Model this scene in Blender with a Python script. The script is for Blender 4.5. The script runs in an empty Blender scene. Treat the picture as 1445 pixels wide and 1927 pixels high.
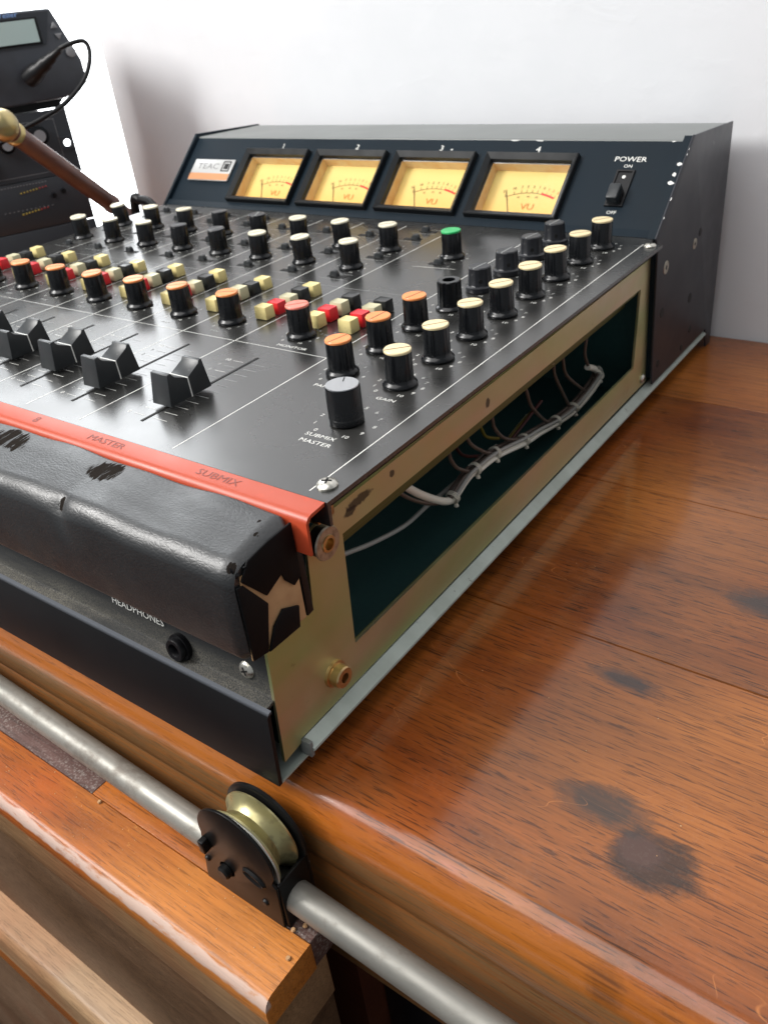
import bpy, bmesh, math, random
from mathutils import Vector, Matrix
random.seed(7)
scene = bpy.context.scene
col = scene.collection
R = math.radians

# ------------------------------------------------------------------ camera
cam_d = bpy.data.cameras.new('camera')
cam = bpy.data.objects.new('camera', cam_d); col.objects.link(cam)
rx = Vector((0.80859, 0.57972, -0.10052)); dn = Vector((0.24521, -0.48734, -0.83808)); fw = Vector((-0.53484, 0.65301, -0.53621))
fw.normalize(); rx = (rx - fw * rx.dot(fw)).normalized(); up = rx.cross(fw)
M = Matrix((rx, up, -fw)).transposed().to_4x4()
M.translation = Vector((0.18097, -0.13619, 0.26189))
cam.matrix_world = M
cam_d.sensor_fit = 'HORIZONTAL'; cam_d.sensor_width = 36.0; cam_d.lens = 36.0 * 1560.4 / 1445.0
cam_d.shift_y = -2.4 / 1445.0
cam_d.clip_start = 0.01; cam_d.clip_end = 30
cam_d.dof.use_dof = True; cam_d.dof.focus_distance = 0.335; cam_d.dof.aperture_fstop = 30
scene.camera = cam

# ------------------------------------------------------------------ light
scene.view_settings.view_transform = 'Standard'; scene.view_settings.look = 'None'
scene.view_settings.exposure = 0.0; scene.view_settings.gamma = 1.0
world = bpy.data.worlds.new('World'); scene.world = world; world.use_nodes = True
bg = world.node_tree.nodes['Background']; bg.inputs[0].default_value = (0.90, 0.95, 1.0, 1); bg.inputs[1].default_value = 0.34

def area(name, loc, target, size, energy, color, size_y=None):
    d = bpy.data.lights.new(name, 'AREA'); o = bpy.data.objects.new(name, d); col.objects.link(o)
    d.energy = energy; d.color = color; d.size = size
    if size_y: d.shape = 'RECTANGLE'; d.size_y = size_y
    o.location = loc
    o.rotation_euler = (Vector(target) - Vector(loc)).to_track_quat('-Z', 'Y').to_euler()
    return o
area('left_key_light', (-1.02, -0.60, 0.98), (0.0, 0.15, 0.0), 0.50, 24, (1.0, 0.98, 0.95))  # unseen key added at front left to wash the wall, apart from the window
area('overhead_fill', (-0.45, -0.75, 1.9), (0.1, 0.4, 0.1), 2.0, 39, (1.0, 0.98, 0.96))  # unseen overhead fill added to light the wall, in place of ceiling bounce

# ------------------------------------------------------------------ materials
def mat(name, color=(.5, .5, .5), rough=.5, metal=0., coat=0., coat_rough=.1, spec=.5, noise=None, bump=None, emit=None, rvar=None):
    m = bpy.data.materials.new(name); m.use_nodes = True
    nt = m.node_tree; b = nt.nodes['Principled BSDF']
    b.inputs['Base Color'].default_value = (*color, 1); b.inputs['Roughness'].default_value = rough
    b.inputs['Metallic'].default_value = metal; b.inputs['Coat Weight'].default_value = coat
    b.inputs['Coat Roughness'].default_value = coat_rough; b.inputs['Specular IOR Level'].default_value = spec
    tc = nt.nodes.new('ShaderNodeTexCoord')
    def nz(scale, detail=4, dist=0, sc=(1, 1, 1)):
        mp = nt.nodes.new('ShaderNodeMapping'); mp.inputs['Scale'].default_value = sc
        nt.links.new(tc.outputs['Object'], mp.inputs[0])
        n = nt.nodes.new('ShaderNodeTexNoise'); n.inputs['Scale'].default_value = scale; n.inputs['Detail'].default_value = detail
        n.inputs['Distortion'].default_value = dist
        nt.links.new(mp.outputs[0], n.inputs['Vector']); return n.outputs['Fac']
    if noise:       # (scale, color2, lo, hi)
        n = nz(noise[0], 5); r = nt.nodes.new('ShaderNodeMapRange')
        r.inputs[1].default_value = noise[2]; r.inputs[2].default_value = noise[3]
        nt.links.new(n, r.inputs[0])
        mx = nt.nodes.new('ShaderNodeMix'); mx.data_type = 'RGBA'
        mx.inputs[6].default_value = (*color, 1); mx.inputs[7].default_value = (*noise[1], 1)
        nt.links.new(r.outputs[0], mx.inputs[0]); nt.links.new(mx.outputs[2], b.inputs['Base Color'])
    if rvar:        # (scale, lo, hi)
        n = nz(rvar[0], 6); r = nt.nodes.new('ShaderNodeMapRange'); r.inputs[1].default_value = .3; r.inputs[2].default_value = .7
        r.inputs[3].default_value = rvar[1]; r.inputs[4].default_value = rvar[2]
        nt.links.new(n, r.inputs[0]); nt.links.new(r.outputs[0], b.inputs['Roughness'])
    if bump:        # (scale, strength, distance)
        n = nz(bump[0], 3); bp = nt.nodes.new('ShaderNodeBump'); bp.inputs['Strength'].default_value = bump[1]; bp.inputs['Distance'].default_value = bump[2]
        nt.links.new(n, bp.inputs['Height']); nt.links.new(bp.outputs[0], b.inputs['Normal'])
    if emit:
        b.inputs['Emission Color'].default_value = (*emit[0], 1); b.inputs['Emission Strength'].default_value = emit[1]
    return m

class NT:
    """small node-graph helper"""
    def __init__(s, name):
        s.m = bpy.data.materials.new(name); s.m.use_nodes = True; s.nt = s.m.node_tree; s.b = s.nt.nodes['Principled BSDF']
        s.tc = s.nt.nodes.new('ShaderNodeTexCoord').outputs['Object']
    def n(s, t): return s.nt.nodes.new(t)
    def l(s, a, b): s.nt.links.new(a, b)
    def mapping(s, sc=(1, 1, 1), loc=(0, 0, 0), rot=(0, 0, 0), src=None):
        m = s.n('ShaderNodeMapping'); m.inputs['Scale'].default_value = sc; m.inputs['Location'].default_value = loc; m.inputs['Rotation'].default_value = rot
        s.l(src or s.tc, m.inputs[0]); return m.outputs[0]
    def noise(s, vec, scale=1, detail=4, rough=.5, dist=0):
        n = s.n('ShaderNodeTexNoise'); s.l(vec, n.inputs['Vector']); n.inputs['Scale'].default_value = scale
        n.inputs['Detail'].default_value = detail; n.inputs['Roughness'].default_value = rough; n.inputs['Distortion'].default_value = dist
        return n.outputs['Fac']
    def rng(s, v, a, b, c=0., d=1.):
        r = s.n('ShaderNodeMapRange'); s.l(v, r.inputs[0]); r.inputs[1].default_value = a; r.inputs[2].default_value = b
        r.inputs[3].default_value = c; r.inputs[4].default_value = d; return r.outputs[0]
    def mix(s, f, a, b, mode='MIX'):
        m = s.n('ShaderNodeMix'); m.data_type = 'RGBA'; m.blend_type = mode
        for v, i in ((f, 0), (a, 6), (b, 7)):
            if isinstance(v, (tuple, list)): m.inputs[i].default_value = (*v, 1)
            elif isinstance(v, (float, int)): m.inputs[i].default_value = v if i == 0 else (v, v, v, 1)
            else: s.l(v, m.inputs[i])
        return m.outputs[2]
    def math(s, op, a, b=None):
        m = s.n('ShaderNodeMath'); m.operation = op
        for v, i in ((a, 0), (b, 1)):
            if v is None: continue
            if isinstance(v, (float, int)): m.inputs[i].default_value = v
            else: s.l(v, m.inputs[i])
        return m.outputs[0]
    def bump(s, h, st, d):
        b = s.n('ShaderNodeBump'); s.l(h, b.inputs['Height']); b.inputs['Strength'].default_value = st; b.inputs['Distance'].default_value = d
        s.l(b.outputs[0], s.b.inputs['Normal'])
    def blob(s, c, r, warp=None, amt=0.):
        """1 inside a soft ellipse with centre c and radii r, 0 outside"""
        mp = s.mapping(sc=tuple(1 / k for k in r), loc=tuple(-a / k for a, k in zip(c, r)))
        ln = s.n('ShaderNodeVectorMath'); ln.operation = 'LENGTH'; s.l(mp, ln.inputs[0])
        v = ln.outputs['Value']
        if warp is not None: v = s.math('ADD', v, s.math('MULTIPLY', s.math('SUBTRACT', warp, .5), amt))
        return v

def wood(name, dark, mid, light, bands=False, rough=.35, coat=.5, coat_rough=.25, knots=(), seed=0., pores=.6, axis=(0, 0, 0), dust=0., worn=None, stain=None):
    g = NT(name)
    oi = g.n('ShaderNodeObjectInfo'); cmb = g.n('ShaderNodeCombineXYZ')
    off = g.math('MULTIPLY', oi.outputs['Random'], 7.0)
    g.l(off, cmb.inputs[0]); g.l(g.math('MULTIPLY', oi.outputs['Random'], 3.1), cmb.inputs[1])
    va = g.n('ShaderNodeVectorMath'); va.operation = 'ADD'; g.l(g.mapping(rot=axis), va.inputs[0]); g.l(cmb.outputs[0], va.inputs[1])
    base = va.outputs[0]
    warp = g.noise(g.mapping((3, 9, 9), (seed, 0, 0), src=base), 1, 3)
    grain = g.noise(g.mapping((2.6, 38, 38), (seed, seed, 0), src=base), 1.3, 9, .72, 1.0)
    fine = g.noise(g.mapping((14, 520, 520), (0, seed, 0), src=base), 1, 3, .6, .3)
    big = g.noise(g.mapping((4, 7, 7), (seed * 2, 1, 3), src=base), 1, 3)
    pore = g.noise(g.mapping((75, 1400, 1400), (seed, 4, 1), src=base), 1, 2, .5, .4)
    c = g.mix(g.rng(grain, .30, .64), dark, mid)
    c = g.mix(g.rng(big, .40, .62), c, light)
    c = g.mix(g.rng(g.noise(g.mapping((9, 5, 9), (seed, 7, 1)), 1, 3), .50, .68, 0, .4), c, (mid[0] * 1.1, mid[1] * .62, mid[2] * .5))
    c = g.mix(g.rng(fine, .42, .64, 0, .36), c, tuple(k * .38 for k in mid))
    pf = g.math('MULTIPLY', g.rng(pore, .575, .625, 0, 1), g.rng(big, .3, .6, pores, pores * .55))
    c = g.mix(pf, c, tuple(k * .12 for k in dark))
    w2 = g.math('ADD', g.math('MULTIPLY', g.noise(g.mapping((70, 110, 60)), 1, 6, .7, .6), .6), g.math('MULTIPLY', g.noise(g.mapping((30, 420, 60)), 1, 5, .7, .3), .4))
    for (p, r, kc, sharp) in knots:
        v = g.blob(p, r, w2, 2.0)
        c = g.mix(g.rng(v, 1.12, max(sharp - .1, .35), 0, .86), c, kc)
        rim = g.math('SUBTRACT', 1.0, g.rng(g.math('ABSOLUTE', g.math('SUBTRACT', v, .86)), .0, .10))
        c = g.mix(g.math('MULTIPLY', rim, .22), c, (.012, .009, .007))
    if bands:       # worn rim with a pinkish highlight painted in, orange varnished nose and bare lower edge along the table front
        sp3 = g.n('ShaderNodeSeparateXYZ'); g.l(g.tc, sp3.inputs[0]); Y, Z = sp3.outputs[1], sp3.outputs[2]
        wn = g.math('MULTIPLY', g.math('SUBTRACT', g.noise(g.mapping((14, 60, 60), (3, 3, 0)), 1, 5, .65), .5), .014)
        zz = g.math('ADD', Z, wn)
        nose = g.math('MULTIPLY', g.rng(zz, -.0095, -.0135), g.rng(zz, -.029, -.024))
        fiber = g.rng(fine, .35, .65, .35, 1)
        c = g.mix(g.math('MULTIPLY', nose, g.math('MULTIPLY', fiber, .6)), c, (.50, .150, .018))
        c = g.mix(g.math('MULTIPLY', g.rng(zz, -.0245, -.0285), g.math('MULTIPLY', fiber, .75)), c, (.20, .125, .055))
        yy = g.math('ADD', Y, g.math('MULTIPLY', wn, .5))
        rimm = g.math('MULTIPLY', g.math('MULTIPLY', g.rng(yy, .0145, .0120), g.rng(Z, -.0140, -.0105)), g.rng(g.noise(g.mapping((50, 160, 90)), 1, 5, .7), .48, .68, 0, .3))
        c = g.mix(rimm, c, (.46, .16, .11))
    if stain:
        c = g.mix(g.rng(g.noise(g.mapping((20, 30, 30), (5, 2, 0)), 1, 5), .55, .72, 0, .5), c, stain)
    scr = g.n('ShaderNodeTexVoronoi'); scr.feature = 'DISTANCE_TO_EDGE'; scr.inputs['Scale'].default_value = 16
    g.l(g.mix(.12, g.mapping((1, .6, 1), (0, 0, 0), (0, 0, .6)), g.n('ShaderNodeTexNoise').outputs['Color']), scr.inputs['Vector'])
    smask = g.rng(g.noise(g.mapping((30, 30, 30), (9, 2, 4)), 1, 3), .56, .64)
    sc_ = g.math('MULTIPLY', g.rng(scr.outputs['Distance'], .004, .0, 0, .28), smask)
    c = g.mix(sc_, c, tuple(min(1, k * 2.3 + .05) for k in light))
    if dust:
        dn_ = g.noise(g.mapping((700, 700, 700)), 1, 3, .7)
        dm = g.noise(g.mapping((25, 60, 25)), 1, 3)
        c = g.mix(g.math('MULTIPLY', g.rng(dn_, .5, .7, 0, dust), g.rng(dm, .35, .65)), c, (.45, .42, .38))
    if worn:        # (y0, y1, z0, z1) band along the front edge where the varnish has gone
        sep = g.n('ShaderNodeSeparateXYZ'); g.l(g.tc, sep.inputs[0])
        yv = g.math('ADD', sep.outputs[1], g.math('MULTIPLY', g.math('SUBTRACT', g.noise(g.mapping((60, 200, 200)), 1, 4), .5), .004))
        zv = g.math('ADD', sep.outputs[2], g.math('MULTIPLY', g.math('SUBTRACT', g.noise(g.mapping((90, 0, 0), (3, 0, 0)), 1, 4), .5), .006))
        f1 = g.math('MULTIPLY', g.rng(g.noise(g.mapping((45, 120, 120), (7, 0, 0)), 1, 5, .7), .30, .46), g.math('MULTIPLY', g.rng(yv, worn[1], worn[0]), g.rng(zv, worn[2], worn[3])))
        c = g.mix(g.math('MULTIPLY', f1, .8), c, (.56, .44, .38))
    g.l(c, g.b.inputs['Base Color'])
    g.l(g.rng(g.noise(g.mapping((8, 14, 8)), 1, 5), .3, .7, rough - .07, rough + .1), g.b.inputs['Roughness'])
    g.b.inputs['Coat Weight'].default_value = coat; g.b.inputs['Specular IOR Level'].default_value = .2; g.b.inputs['Coat Roughness'].default_value = coat_rough
    h = g.math('SUBTRACT', g.math('MULTIPLY', fine, .5), pf)
    g.bump(h, .25, .0004)
    return g.m

KD = (.030, .028, .026)
table_knots = (((.131, .049, -.008), (.017, .0125, .03), (.010, .008, .007), .8),
               ((.126, .051, -.008), (.010, .0075, .03), (.075, .035, .025), .8),
               ((.108, .062, -.008), (.020, .0105, .03), (.030, .027, .024), .6),
               ((.090, .128, -.008), (.017, .006, .03), (.020, .020, .022), .5),
               ((.133, .208, -.008), (.022, .0125, .03), (.030, .024, .022), .6),
               ((.133, .006, -.018), (.007, .007, .012), (.012, .006, .005), .6))
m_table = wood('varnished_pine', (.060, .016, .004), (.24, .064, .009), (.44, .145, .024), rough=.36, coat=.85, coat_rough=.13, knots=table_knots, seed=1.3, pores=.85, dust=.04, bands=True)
m_slab = wood('orange_pine', (.16, .042, .008), (.46, .14, .020), (.62, .23, .045), rough=.42, coat=.25, coat_rough=.25, seed=4.1, pores=.5, worn=(-.0466, -.0458, -.0672, -.0655), dust=.08)
m_strip = wood('dusty_brown_wood', (.055, .028, .022), (.10, .055, .045), (.15, .09, .08), rough=.6, coat=.05, seed=2.2, pores=.5, dust=.8)
m_tan = wood('tan_wood', (.17, .085, .035), (.32, .185, .09), (.42, .27, .15), rough=.5, coat=.1, coat_rough=.3, seed=8.3, pores=.5)
m_panelwood = wood('brown_wood', (.075, .040, .020), (.15, .085, .045), (.21, .13, .08), rough=.6, coat=.05, seed=6.3, pores=.5, axis=(0, 0, R(-12)))
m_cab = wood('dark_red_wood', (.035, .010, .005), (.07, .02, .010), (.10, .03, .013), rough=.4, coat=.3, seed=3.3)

def panel_mat():
    g = NT('satin_dark_panel')
    sm = g.noise(g.mapping((14, 14, 14)), 1, 6, .6, .8)
    fn = g.noise(g.mapping((1500, 1500, 1500)), 1, 2)
    dn_ = g.noise(g.mapping((420, 420, 420), (3, 1, 0)), 1, 3, .6)
    c = g.mix(g.rng(sm, .3, .7), (.016, .0165, .016), (.024, .0235, .022))
    c = g.mix(g.rng(dn_, .68, .76, 0, .3), c, (.20, .19, .17))
    g.l(c, g.b.inputs['Base Color'])
    g.l(g.rng(sm, .3, .7, .22, .31), g.b.inputs['Roughness'])
    g.b.inputs['Specular IOR Level'].default_value = .5; g.b.inputs['IOR'].default_value = 1.9
    g.bump(fn, .08, .0001)
    return g.m
m_panel = panel_mat()
def zinc_mat():
    g = NT('yellow_zinc_plate')
    a = g.noise(g.mapping((7, 9, 14)), 1, 3, .5, .6); b_ = g.noise(g.mapping((11, 5, 20), (4, 4, 4)), 1, 3, .5, .5)
    c = g.mix(g.rng(a, .36, .64), (.58, .55, .30), (.60, .47, .33))
    c = g.mix(g.rng(b_, .42, .68), c, (.42, .52, .22))
    sp_ = g.noise(g.mapping((180, 180, 180)), 1, 4, .6)
    c = g.mix(g.rng(sp_, .70, .78, 0, .6), c, (.12, .10, .07))
    for p, r in (((0, .072, .0925), (.01, .0085, .0022)), ((0, .066, .0905), (.01, .004, .002)), ((0, .0945, .0925), (.01, .0018, .0018)), ((0, .173, .0895), (.01, .002, .0025))):
        v = g.blob(p, r, g.noise(g.mapping((500, 500, 500)), 1, 3), .9)
        c = g.mix(g.rng(v, 1.1, .8, 0, .85), c, (.05, .045, .04))
    g.l(c, g.b.inputs['Base Color']); g.b.inputs['Metallic'].default_value = .85
    g.l(g.rng(g.noise(g.mapping((60, 60, 60)), 1, 5), .3, .7, .34, .5), g.b.inputs['Roughness'])
    g.bump(g.noise(g.mapping((900, 900, 900)), 1, 2), .06, .0001)
    return g.m
m_zinc = zinc_mat()
def leather_mat():
    g = NT('cracked_black_vinyl')
    vo = g.n('ShaderNodeTexVoronoi'); vo.inputs['Scale'].default_value = 620; vo.feature = 'DISTANCE_TO_EDGE'
    wv = g.n('ShaderNodeVectorMath'); wv.operation = 'ADD'
    n3 = g.n('ShaderNodeTexNoise'); n3.inputs['Scale'].default_value = 60; g.l(g.tc, n3.inputs['Vector'])
    sc3 = g.n('ShaderNodeVectorMath'); sc3.operation = 'SCALE'; sc3.inputs[3].default_value = .006; g.l(n3.outputs['Color'], sc3.inputs[0])
    g.l(g.tc, wv.inputs[0]); g.l(sc3.outputs[0], wv.inputs[1]); g.l(g.mapping((.6, 1.3, 1), src=wv.outputs[0]), vo.inputs['Vector'])
    peb = g.rng(vo.outputs['Distance'], 0, .25)
    wr = g.noise(g.mapping((35, 90, 60)), 1, 5, .65, .5)
    # torn patches
    ns = g.noise(g.mapping((620, 75, 60), rot=(0, 0, R(-14))), 1, 4, .62, .5)
    tear = None
    for p, r in (((-.088, .0225, .108), (.016, .011, .02)), ((-.155, .022, .108), (.022, .011, .02)), ((-.20, .024, .108), (.03, .009, .02)), ((-.093, .003, .104), (.0030, .0040, .006)), ((-.002, .018, .107), (.0018, .002, .01)), ((.000, .003, .106), (.0035, .004, .005)), ((-.006, .024, .108), (.0012, .0016, .01))):
        m_ = g.rng(g.blob(p, r), 1.05, .45)
        tear = m_ if tear is None else g.math('MAXIMUM', tear, m_)
    tf = g.rng(g.math('MULTIPLY', tear, ns), .385, .415)
    g.l(g.mix(tf, .85, .02), g.b.inputs['Specular IOR Level'])
    c = g.mix(tf, (.007, .008, .009), (.016, .013, .011))
    spk = g.noise(g.mapping((900, 900, 900)), 1, 2)
    c = g.mix(g.rng(spk, .74, .8, 0, .4), c, (.3, .3, .3))
    sep = g.n('ShaderNodeSeparateXYZ'); g.l(g.tc, sep.inputs[0])
    du = g.math('MULTIPLY', g.rng(sep.outputs[2], .085, .066), g.rng(g.noise(g.mapping((60, 60, 60)), 1, 5, .7), .45, .7, 0, .10))
    c = g.mix(du, c, (.22, .21, .18))
    g.l(c, g.b.inputs['Base Color'])
    g.l(g.mix(tf, g.rng(wr, .3, .7, .38, .50), .8), g.b.inputs['Roughness'])
    h = g.math('ADD', g.math('MULTIPLY', peb, .4), g.math('MULTIPLY', wr, 1.0))
    h = g.math('SUBTRACT', h, g.math('MULTIPLY', tf, 1.6))
    g.bump(h, .24, .0004)
    return g.m
m_vinyl = leather_mat()
def chipped_black(name, base=(.010, .014, .019), rough=.35, amt=.72):
    g = NT(name); g.b.inputs['Specular IOR Level'].default_value = .17
    a = g.noise(g.mapping((160, 160, 160)), 1, 5, .65); b_ = g.noise(g.mapping((12, 12, 12)), 1, 4)
    c = g.mix(g.rng(b_, .3, .7), base, tuple(k * 1.5 for k in base))
    c = g.mix(g.rng(a, amt, amt + .03), c, (.35, .35, .34))
    g.l(c, g.b.inputs['Base Color'])
    g.l(g.rng(b_, .3, .7, rough - .06, rough + .1), g.b.inputs['Roughness'])
    g.bump(g.noise(g.mapping((1200, 1200, 1200)), 1, 2), .08, .0001)
    return g.m
m_apron = chipped_black('black_enamel', (.005, .005, .0056), .40, .735)
def add_worn_lip_highlight(m):  # top lip highlight painted as lighter grey over the worn enamel
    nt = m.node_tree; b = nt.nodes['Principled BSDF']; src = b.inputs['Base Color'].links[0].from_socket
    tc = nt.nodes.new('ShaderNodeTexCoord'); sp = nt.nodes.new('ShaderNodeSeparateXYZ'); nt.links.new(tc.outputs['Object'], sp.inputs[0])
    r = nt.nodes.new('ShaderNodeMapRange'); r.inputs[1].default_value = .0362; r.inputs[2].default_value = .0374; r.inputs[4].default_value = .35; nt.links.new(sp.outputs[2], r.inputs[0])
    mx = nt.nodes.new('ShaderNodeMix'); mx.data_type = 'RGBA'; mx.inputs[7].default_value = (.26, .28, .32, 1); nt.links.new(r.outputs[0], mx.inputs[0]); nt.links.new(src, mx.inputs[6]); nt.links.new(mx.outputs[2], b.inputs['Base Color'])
add_worn_lip_highlight(m_apron)
m_face = chipped_black('blue_black_face', (.002, .007, .012), .44, .80)
m_boxside = mat('grey_black_box', (.034, .036, .043), .36, spec=.25, rvar=(30, .32, .45), bump=(900, .1, .0001), noise=(90, (.1, .1, .1), .70, .76))
m_chip = mat('bare_chip', (.62, .62, .60), .4, metal=.3)
m_boxtop = mat('pale_box_top', (.16, .17, .165), .33, rvar=(12, .3, .42), bump=(900, .1, .0001))
def ledge_mat():
    g = NT('dusty_black_ledge')
    f = g.noise(g.mapping((1700, 1700, 1700)), 1, 4, .7); m_ = g.noise(g.mapping((18, 120, 120)), 1, 4, .6)
    sep = g.n('ShaderNodeSeparateXYZ'); g.l(g.tc, sep.inputs[0])
    edge = g.rng(sep.outputs[2], .0500, .0385)
    k = g.math('MULTIPLY', g.rng(f, .38, .66), g.math('MULTIPLY', g.rng(m_, .3, .65, .05, .9), edge))
    c = g.mix(k, (.006, .007, .008), (.17, .155, .12))
    g.l(c, g.b.inputs['Base Color']); g.b.inputs['Roughness'].default_value = .6
    g.bump(f, .4, .0004); return g.m
m_ledge = ledge_mat()
def tray_mat():
    g = NT('grey_green_tray')
    a = g.noise(g.mapping((20, 60, 60)), 1, 4, .6)
    c = g.mix(g.rng(a, .35, .65), (.34, .38, .34), (.42, .47, .43))
    c = g.mix(g.rng(g.noise(g.mapping((200, 200, 200)), 1, 4), .70, .75, 0, .6), c, (.1, .1, .09))
    g.l(c, g.b.inputs['Base Color']); g.b.inputs['Metallic'].default_value = .25; g.b.inputs['Roughness'].default_value = .42
    return g.m
m_tray = tray_mat()
m_inside = mat('dark_teal_inside', (.026, .085, .084), .5, noise=(300, (.03, .095, .09), .4, .7))
m_olive = mat('olive_plated_rail', (.13, .14, .05), .45, metal=.6, rvar=(40, .35, .55))
m_knob = mat('black_knob_plastic', (.003, .0035, .0045), .22, spec=.42, rvar=(120, .16, .32), noise=(700, (.05, .05, .05), .70, .76))
m_knob2 = mat('worn_black_knob_plastic', (.010, .011, .014), .34, noise=(400, (.06, .06, .06), .66, .74))
m_fader = mat('grey_black_fader_plastic', (.018, .021, .023), .38, noise=(500, (.09, .09, .09), .68, .76), rvar=(60, .32, .45))
m_button_black = mat('black_button', (.012, .013, .013), .3)
def cap_mat(name, c): return mat(name, c, .38, noise=(260, tuple(k * .72 for k in c), .52, .72), bump=(600, .12, .0001))
m_cream = cap_mat('cream_cap', (.78, .65, .38)); m_pale = cap_mat('pale_cream_cap', (.72, .68, .52)); m_orange = cap_mat('orange_cap', (.85, .28, .08))
m_pink = cap_mat('salmon_cap', (.80, .22, .16)); m_green = cap_mat('green_cap', (.02, .42, .12)); m_yellow = cap_mat('yellow_cream_button', (.72, .60, .26))
m_greycream = cap_mat('grey_cream_button', (.50, .47, .30)); m_red = cap_mat('red_button', (.62, .012, .02))
m_groove = mat('cap_groove', (.16, .06, .025), .6)
m_alum = mat('spun_aluminium', (.50, .51, .52), .28, metal=1.0)
m_white = mat('white_print', (.72, .72, .68), .5)
m_greyprint = mat('grey_print', (.33, .34, .33), .5)
m_orangebar = mat('orange_enamel', (.42, .058, .022), .42, rvar=(20, .34, .46), noise=(120, (.5, .06, .02), .62, .75), spec=.4)
m_darkprint = mat('dark_print', (.20, .035, .02), .5)
m_screw = mat('plated_screw', (.62, .60, .54), .3, metal=.9, noise=(600, (.3, .28, .22), .5, .7))
m_hole = mat('dark_hole', (.003, .003, .003), .7)
m_brass = mat('old_brass', (.52, .42, .20), .34, metal=1.0, noise=(70, (.36, .30, .17), .4, .7), rvar=(50, .25, .5))
m_brass_boss = mat('brass_boss', (.60, .42, .20), .3, metal=1.0)
m_steelwasher = mat('dull_washer', (.46, .42, .34), .38, metal=.9, noise=(300, (.25, .22, .18), .45, .7))
m_pulley = chipped_black('black_bracket_paint', (.005, .005, .005), .34, .70)
m_wheel = mat('cloudy_brass_wheel', (.40, .36, .18), .40, metal=.75, noise=(160, (.16, .14, .08), .5, .75), rvar=(80, .25, .5))
m_wheelrim = mat('silver_wheel_rim', (.62, .61, .54), .35, metal=.8, noise=(200, (.2, .19, .17), .6, .68))
def pipe_mat():
    g = NT('galvanised_pipe')
    a = g.noise(g.mapping((8, 40, 40)), 1, 5, .6); b_ = g.noise(g.mapping((60, 90, 90)), 1, 5, .65); d = g.noise(g.mapping((1000, 1000, 1000)), 1, 2)
    c = g.mix(g.rng(a, .35, .65), (.19, .185, .165), (.29, .28, .25))
    c = g.mix(g.rng(b_, .52, .68, 0, .55), c, (.10, .075, .055))
    c = g.mix(g.rng(d, .55, .75, 0, .35), c, (.22, .20, .17))
    g.l(c, g.b.inputs['Base Color']); g.b.inputs['Metallic'].default_value = .45
    g.l(g.rng(b_, .3, .7, .36, .6), g.b.inputs['Roughness']); return g.m
m_pipe = pipe_mat()
m_cardboard = mat('bare_fibreboard', (.52, .31, .15), .85, noise=(90, (.40, .22, .10), .4, .7), bump=(400, .2, .0003))
m_blackcloth = mat('folded_black_vinyl', (.003, .003, .0035), .6, spec=.15, bump=(300, .15, .0003))
m_wirewhite = mat('white_wire', (.82, .77, .66), .42); m_wirebrown = mat('brown_wire', (.10, .07, .055), .4); m_wiregrey = mat('grey_wire', (.36, .35, .32), .45)
m_wirered = mat('red_wire', (.10, .02, .015), .45); m_wireyellow = mat('yellow_wire', (.26, .19, .03), .45); m_tie = mat('clear_lacing', (.74, .69, .58), .35)
def dial_mat():
    g = NT('amber_meter_dial'); sep = g.n('ShaderNodeSeparateXYZ'); g.l(g.tc, sep.inputs[0])
    n = g.noise(g.mapping((50, 50, 50)), 1, 2)
    c = g.mix(g.rng(g.math('ADD', sep.outputs[1], g.math('MULTIPLY', n, .012)), .000, .036), (.66, .36, .08), (.64, .50, .17))
    g.l(c, g.b.inputs['Base Color']); g.b.inputs['Roughness'].default_value = .5
    g.l(c, g.b.inputs['Emission Color']); g.b.inputs['Emission Strength'].default_value = .16
    return g.m
m_dial = dial_mat()
m_well = mat('cream_meter_well', (.66, .52, .34), .5, noise=(120, (.62, .40, .20), .4, .7), emit=((.8, .5, .2), .06))
m_bezel = mat('black_bezel', (.010, .011, .012), .32, rvar=(60, .28, .42))
m_redarc = mat('red_arc', (.65, .03, .02), .5); m_dialprint = mat('brown_dial_print', (.12, .07, .02), .5); m_vu = mat('orange_dial_print', (.55, .20, .03), .5)
def glass_mat():
    m = bpy.data.materials.new('meter_glass'); m.use_nodes = True; nt = m.node_tree; nt.nodes.clear()
    o = nt.nodes.new('ShaderNodeOutputMaterial'); t = nt.nodes.new('ShaderNodeBsdfTransparent'); g = nt.nodes.new('ShaderNodeBsdfGlossy'); g.inputs['Roughness'].default_value = .06
    f = nt.nodes.new('ShaderNodeFresnel'); f.inputs[0].default_value = 1.16; x = nt.nodes.new('ShaderNodeMixShader')
    nt.links.new(f.outputs[0], x.inputs[0]); nt.links.new(t.outputs[0], x.inputs[1]); nt.links.new(g.outputs[0], x.inputs[2]); nt.links.new(x.outputs[0], o.inputs[0]); return m
m_glass = glass_mat()
m_badge = mat('silver_badge', (.46, .46, .45), .4, metal=.3); m_badgeorange = mat('copper_badge', (.60, .28, .13), .35, metal=.3); m_badgeprint = mat('grey_badge_print', (.14, .14, .14), .4)
def wall_mat():
    g = NT('white_plaster')
    a = g.noise(g.mapping((9, 9, 9)), 1, 5, .6); b_ = g.noise(g.mapping((260, 260, 260)), 1, 3, .6)
    sp_ = g.noise(g.mapping((26, 26, 34), (2, 2, 7)), 1, 5, .6, .6)
    c = g.mix(g.rng(a, .3, .7), (.66, .675, .70), (.71, .72, .745))
    g.l(c, g.b.inputs['Base Color']); g.b.inputs['Roughness'].default_value = .7
    g.bump(g.math('ADD', g.math('MULTIPLY', b_, .25), g.rng(sp_, .5, .8)), .18, .0012); return g.m
m_wall = wall_mat()
m_gear = mat('charcoal_case', (.055, .060, .072), .42, bump=(1500, .2, .0002), noise=(30, (.04, .042, .05), .4, .6))
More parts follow.
